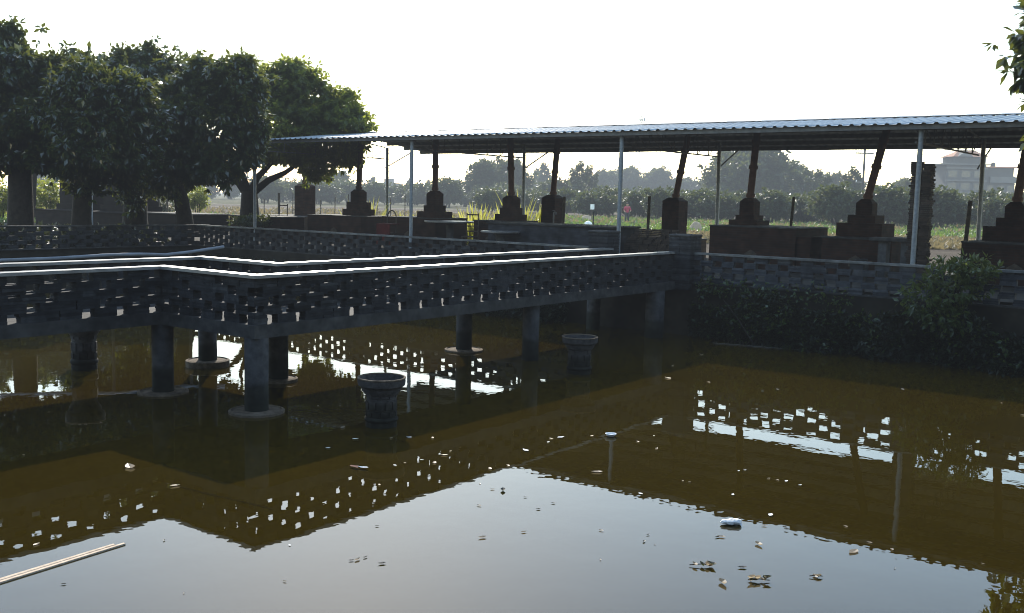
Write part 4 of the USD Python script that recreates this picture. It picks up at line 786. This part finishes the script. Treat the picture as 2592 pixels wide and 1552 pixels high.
# ================================================================== PLANTS ON THE RIGHT BANK
r2 = np.random.default_rng(41); n = 9500
x = r2.uniform(-9.9, 4.5, n); dep = np.minimum((x + 10.4)/3.0, 1)
z = r2.beta(1.3, 1.3, n)*1.24; lumpy = meshkit.noise(np.c_[x*1.4, z*1.6, np.zeros(n)], 3)
y = 19.56 - (.10 + .62*lumpy*dep*(1.15 - .5*z))
keep = z < .62 + .62*meshkit.noise(np.c_[x*1.1, np.zeros(n), np.zeros(n)], 9)
P = np.c_[x, y, z][keep]
V = leaves(np.repeat(P, 3, 0), unit(r2.normal(size=(len(P)*3, 3)) + [0, -.6, -.35]), .10*r2.uniform(.5, 1.4, len(P)*3), .24, .05, r2)
p = path(None, 'bank_plants'); g = usdkit.mesh(stage, p, V, BUSHLEAF); props(g.GetPrim(), 'dark creepers and weeds covering the bank below the right wall', kind='stuff')
sel = P[r2.random(len(P)) < .06] + [0, -.09, 0.02]; sel = np.vstack([sel, np.c_[-9.7 + 3.2*r2.random(130)**1.6, 19.54 - r2.random(130)*.15, .98 + r2.random(130)**2*.3]])  # sparse paler layer: lit leaf points put into the leaf colour
V = leaves(np.repeat(sel, 4, 0) + r2.normal(0, .05, (len(sel)*4, 3)), unit(r2.normal(size=(len(sel)*4, 3)) + [0, -.5, -.2]), .09*r2.uniform(.5, 1.4, len(sel)*4), .26, .05, r2)
p = path(None, 'bank_creepers'); g = usdkit.mesh(stage, p, V, SHRUBLEAF); props(g.GetPrim(), 'sparse creepers painted paler as lit leaves, climbing from the right bank onto the wall', kind='stuff')
n = 2600; x = r2.uniform(-26.5, -13, n); P = np.c_[x, 19.5 - r2.random(n)*.35, r2.random(n)*.9]
V = leaves(np.repeat(P, 3, 0), unit(r2.normal(size=(n*3, 3)) + [0, -.6, -.3]), .11*r2.uniform(.5, 1.4, n*3), .24, .05, r2)
p = path(None, 'bank_plants'); g = usdkit.mesh(stage, p, V, BUSHLEAF); props(g.GetPrim(), 'dark weeds along the far bank behind the footbridge', kind='stuff')
n = 3200; x = -28 - r2.random(n)**1.4*5; P = np.c_[x, r2.uniform(3, 19.4, n), GZ + r2.random(n)*.55]
V = leaves(np.repeat(P, 3, 0), unit(r2.normal(size=(n*3, 3)) + [0, 0, .5]), .22*r2.uniform(.5, 1.4, n*3), .24, .05, r2)
p = path(None, 'undergrowth'); g = usdkit.mesh(stage, p, V, BUSHLEAF); props(g.GetPrim(), 'dark undergrowth behind the left pond wall', kind='stuff')
c = atn(2310, 690, 19.15)
t = thing('glossy_shrub', 'glossy-leaved shrub growing up in front of the right wall, catching the light', 'shrub', (c[0], c[1], .3))
P, O = crown_points([(c[0], c[1], c[2]+.05, .62, .42, .42), (c[0]-.45, c[1]-.15, c[2]-.35, .45, .35, .3), (c[0]+.3, c[1], c[2]+.3, .4, .3, .2), (c[0]-.1, c[1]-.15, c[2]-.55, .5, .34, .25)], 400, r2, (.45, 1.1))
part(t, 'foliage', rosettes(P, O, 5, .12, r2, .22, .25), SHRUBLEAF)
for tip in ((2378, 632), (2250, 672), (2190, 700), (2215, 770), (2330, 660), (2360, 690)):
    e = atn(*tip, 19.1); m = (c + e)/2 + [0, 0, .12]
    part(t, 'stem', tube([(c[0], c[1]+.1, .35), (c[0], c[1], c[2]-.3), m, e], [.02, .016, .01, .005], 6), BARK)
    Pq = np.array([m + (e-m)*s for s in np.linspace(.1, 1, 9)])
    part(t, 'leaf_spray', rosettes(Pq, np.tile(unit(e-m), (9, 1)), 4, .10, r2, .22, .2), SHRUBLEAF)
a, b = atn(1750, 725, 19.0), atn(1825, 835, 18.4); b[2] = max(b[2], .02)
single('fallen_stick', tube([a, (a+b)/2 + [0, 0, .04], b], .011, 6), BARK, 'thin bare stick leaning down the bank beside the right gate pier', 'stick')
pts = [atz(px*K, py*K, .01) for px, py in ((1725, 830), (1780, 834), (1860, 841), (1960, 848))]
single('floating_line', tube(pts, .006, 6), DARKSTEEL, 'thin pale line floating along the foot of the right bank', 'line')

# ================================================================== FLOATING THINGS
FL = np.random.default_rng(77)
def fpos(px, py): return atz(px, py, 0.0)
def float_leaf(r, size, lift, curl):
    """A cupped, pointed leaf resting on the water (8 triangles), about the origin."""
    xs = np.array([-.5, -.2, .15, .5]); w = np.array([.04, .24, .2, .0]); z = lift + curl*np.array([.35, .0, .05, .5])*1.0
    V = []
    for x, ww, zz in zip(xs, w, z): V += [[x, -ww, zz + abs(ww)*curl*1.6], [x, 0, zz], [x, ww, zz + abs(ww)*curl*1.6]]
    V = np.array(V)*[size, size, size]; F = []
    for i in range(3):
        for j in range(2): a = i*3+j; F += [[a, a+3, a+4], [a, a+4, a+1]]
    return rotz(V, r.uniform(0, 6.28)), np.array(F)
def float_single(px, py, spx, mt, label, cat='leaf', group=None, name='floating_leaf', curl=.5, lift=.01):
    p = fpos(px, py); s = max(.02, spx/FPX*dist_ahead(p)*1.15); v, f = float_leaf(FL, s, lift*.3, curl*.45)
    single(name, (v + p + [0, 0, .004], f), mt, label, cat, group)
SM, SMG = 'small pale leaf or scrap floating on the brown water', 'small floating scraps on the brown water'
for px, py, s in ((830, 1135, 13), (868, 1083, 22), (805, 1028, 10), (900, 1112, 16), (990, 1110, 12), (1035, 1108, 13), (1095, 1109, 13), (1000, 1179, 12), (1025, 1172, 7), (1068, 1165, 10), (1100, 1172, 18), (1125, 1153, 17), (1140, 1143, 8), (1240, 1187, 17), (1286, 1179, 12), (1395, 1111, 11), (1420, 1108, 20), (1388, 1120, 11), (1330, 1141, 22), (1498, 1104, 11),
        (1510, 1196, 27), (1775, 898, 12), (1703, 926, 11), (1690, 958, 20), (1793, 968, 10), (1655, 1104, 8), (1615, 1119, 11), (1662, 1136, 12), (1728, 1218, 9), (1745, 1221, 8), (1870, 1193, 9), (1886, 1191, 8), (1945, 1212, 10), (1968, 1216, 10), (1990, 1219, 14), (2025, 1229, 11), (1855, 1253, 14), (1950, 1305, 22), (2285, 986, 8), (2535, 1021, 8), (1968, 986, 7), (2200, 1374, 14), (2140, 1333, 12), (2258, 1392, 14), (1622, 1251, 15),
        (330, 1184, 12), (93, 1379, 20), (60, 1153, 9), (733, 1381, 10), (960, 1228, 12), (1215, 1225, 8), (2488, 1428, 9), (1925, 1081, 8), (2590, 1052, 14)):
    float_single(px, py, s, DEADLEAF if FL.random() < .75 else FOAM, SM, 'leaf', SMG, 'floating_scrap', .35, .01)
SD, SDG = 'small curled leaf floating on the pale sky reflection', 'small curled leaves on the pale reflection'
for px, py, s in ((1247, 1240, 12), (1330, 1260, 9), (1400, 1275, 12), (1362, 1290, 13), (1213, 1281, 13), (1220, 1362, 22), (1326, 1348, 15), (1522, 1344, 13), (1640, 1355, 11), (1630, 1372, 13), (955, 1333, 11), (415, 1369, 10), (905, 1418, 20), (890, 1420, 14), (925, 1412, 14), (966, 1428, 20), (1815, 1361, 14), (1935, 1332, 14), (1878, 1438, 22), (2065, 1461, 24), (2265, 1440, 7), (1520, 1418, 8), (465, 1503, 6), (160, 1480, 14), (720, 1473, 12), (1825, 1360, 20), (1658, 1380, 6)):
    float_single(px, py, s, DEADLEAF if FL.random() < .6 else DARKLEAF, SD, 'leaf', SDG, 'curled_leaf', .6, .01)
float_single(1273, 1243, 24, DARKLEAF, 'dark curled leaf near the top of the pale reflection', curl=.9)
float_single(1921, 1380, 26, DEADLEAF, 'reddish crumpled leaf right of the white foam lump', curl=.9)
float_single(2160, 1398, 38, DEADLEAF, 'pale flat leaf with a dark stem tip at the right of the pale reflection', curl=.25)
float_single(1830, 1478, 34, DEADLEAF, 'yellowish twisted leaf near the bottom edge, left of the leaf cluster', curl=1.0)
float_single(328, 1183, 44, DEADLEAF, 'large pale leaf alone on the dark water at the left', curl=.4)
float_single(443, 1231, 24, DEADLEAF, 'ring-shaped pale leaf with a thread trailing to the right', curl=.5)
def cluster(label, px, py, spx, n, seed):
    r = np.random.default_rng(seed); p = fpos(px, py); s = spx/FPX*dist_ahead(p); t = thing('leaf_cluster', label, 'leaves', p)
    for i in range(n):
        v, f = float_leaf(r, s*r.uniform(.3, .5), .01, r.uniform(.3, .8)); a = r.uniform(-.35, .35, 2)
        part(t, 'leaf', (v + p + [s*a[0]*1.3*cth, -s*a[0]*1.3*sth, .004 + i*.004], f), [DEADLEAF, DARKLEAF, DEADLEAF][i % 3])
    part(t, 'twig', tube([p + [-s*.5*cth, s*.5*sth, .012], p + [0, 0, .02], p + [s*.45*cth, -s*.45*sth, .012]], .004, 5), DARKWOOD)
cluster('twig with dark and pale leaves left of the biggest leaf cluster', 1775, 1434, 62, 5, 1)
cluster('biggest cluster of crumpled leaves near the bottom edge', 1922, 1472, 60, 8, 2)
cluster('sprig with thin dark leaves at the bottom right of the pale reflection', 2066, 1462, 36, 4, 3)
# white foam lump
p0 = fpos(1850, 1328); s = 58/FPX*dist_ahead(p0)
t = thing('foam_lump', 'white lump of torn plastic foam floating at the edge of the sky reflection', 'foam', p0)
for dx, dy, w, h in ((0, 0, .30, .13), (.22, .02, .26, .15), (-.28, .0, .2, .10)):
    m = trimesh.creation.icosphere(3); v = np.array(m.vertices); v *= 1 + .35*(meshkit.noise(v*2.2 + dx*9, 4)[:, None] - .5)
    v = v*[w*s, w*s*.8, h*s] + [dx*s, dy*s, .025]
    part(t, 'lump', vmesh(p0, (v, np.array(m.faces))), FOAM, True)
part(t, 'torn_flap', vmesh(p0, (np.array([[.3*s, -.1*s, .02], [.46*s, -.05*s, .03], [.44*s, -.3*s, .004], [.36*s, -.22*s, .02]]), np.array([[0, 1, 2], [0, 2, 3]]))), FOAM)
p0 = fpos(1546, 1105); s = 30/FPX*dist_ahead(p0)
single('foam_plate', lathe([(0, .012), (s*.36, .012), (s*.46, .03), (s*.5, .036), (s*.47, .04), (s*.36, .022), (0, .02)], 24, p0), FOAM, 'white foam plate floating alone in the middle of the brown water', 'plate', smooth=40)
# red and white wrapper
p0 = fpos(910, 1187); s = 30/FPX*dist_ahead(p0); t = thing('torn_wrapper', 'torn red and white wrapper floating below the near urn', 'wrapper', p0)
v, f = float_leaf(FL, s, .02, .3); part(t, 'white_end', (v + p0 + [s*.3*cth, -s*.3*sth, .006], f), FOAM)
part(t, 'red_strip', vmesh(p0, (np.array([[-s*.9, .04, .02], [-s*.1, -.03, .02], [-s*.1, .03, .025], [-s*.85, .07, .022]]), np.array([[0, 1, 2], [0, 2, 3]]))), REDCLOTH)
# floating plank
a, b = fpos(-60, 1492), fpos(312, 1377); d = unit(b - a); sd_ = np.array([-d[1], d[0], 0])
t = thing('floating_plank', 'split wooden plank floating at the lower left corner', 'plank', (a+b)/2)
w = .05; rr = np.random.default_rng(3)
for k, (off, ww, e) in enumerate(((-.016, .034, 0), (.0195, .0355, -.07))):
    A, Bq = a + sd_*off, b + sd_*off + d*e
    V = np.array([A - sd_*ww*.5, A + sd_*ww*.5, Bq + sd_*ww*.4, Bq - sd_*ww*.4]); V = np.vstack([V + [0, 0, -.02], V + [0, 0, .012 + .003*k]])
    F = np.array([[4, 5, 6], [4, 6, 7], [0, 1, 5], [0, 5, 4], [1, 2, 6], [1, 6, 5], [2, 3, 7], [2, 7, 6], [3, 0, 4], [3, 4, 7]])
    part(t, 'board', (V, F), WOOD)
pts = [fpos(px, py) + [0, 0, .006] for px, py in ((455, 1233), (520, 1250), (600, 1268), (690, 1290))]
single('floating_thread', tube(pts, .002, 4), BARK, 'thin brown thread trailing from the ring-shaped leaf', 'thread')

# ================================================================== HAZE
HZ = look('haze_air', {'v': ('principled_volume', {'color': (0.80, 0.88, 1.0), 'density': 0.00040, 'anisotropy': 0.3})}, [], volume='v.volume')
p = path(None, 'haze'); g = usdkit.mesh(stage, p, span(-900, 500, -60, 900, -2, 52), HZ); props(g.GetPrim(), 'pale haze over the fields', kind='stuff')
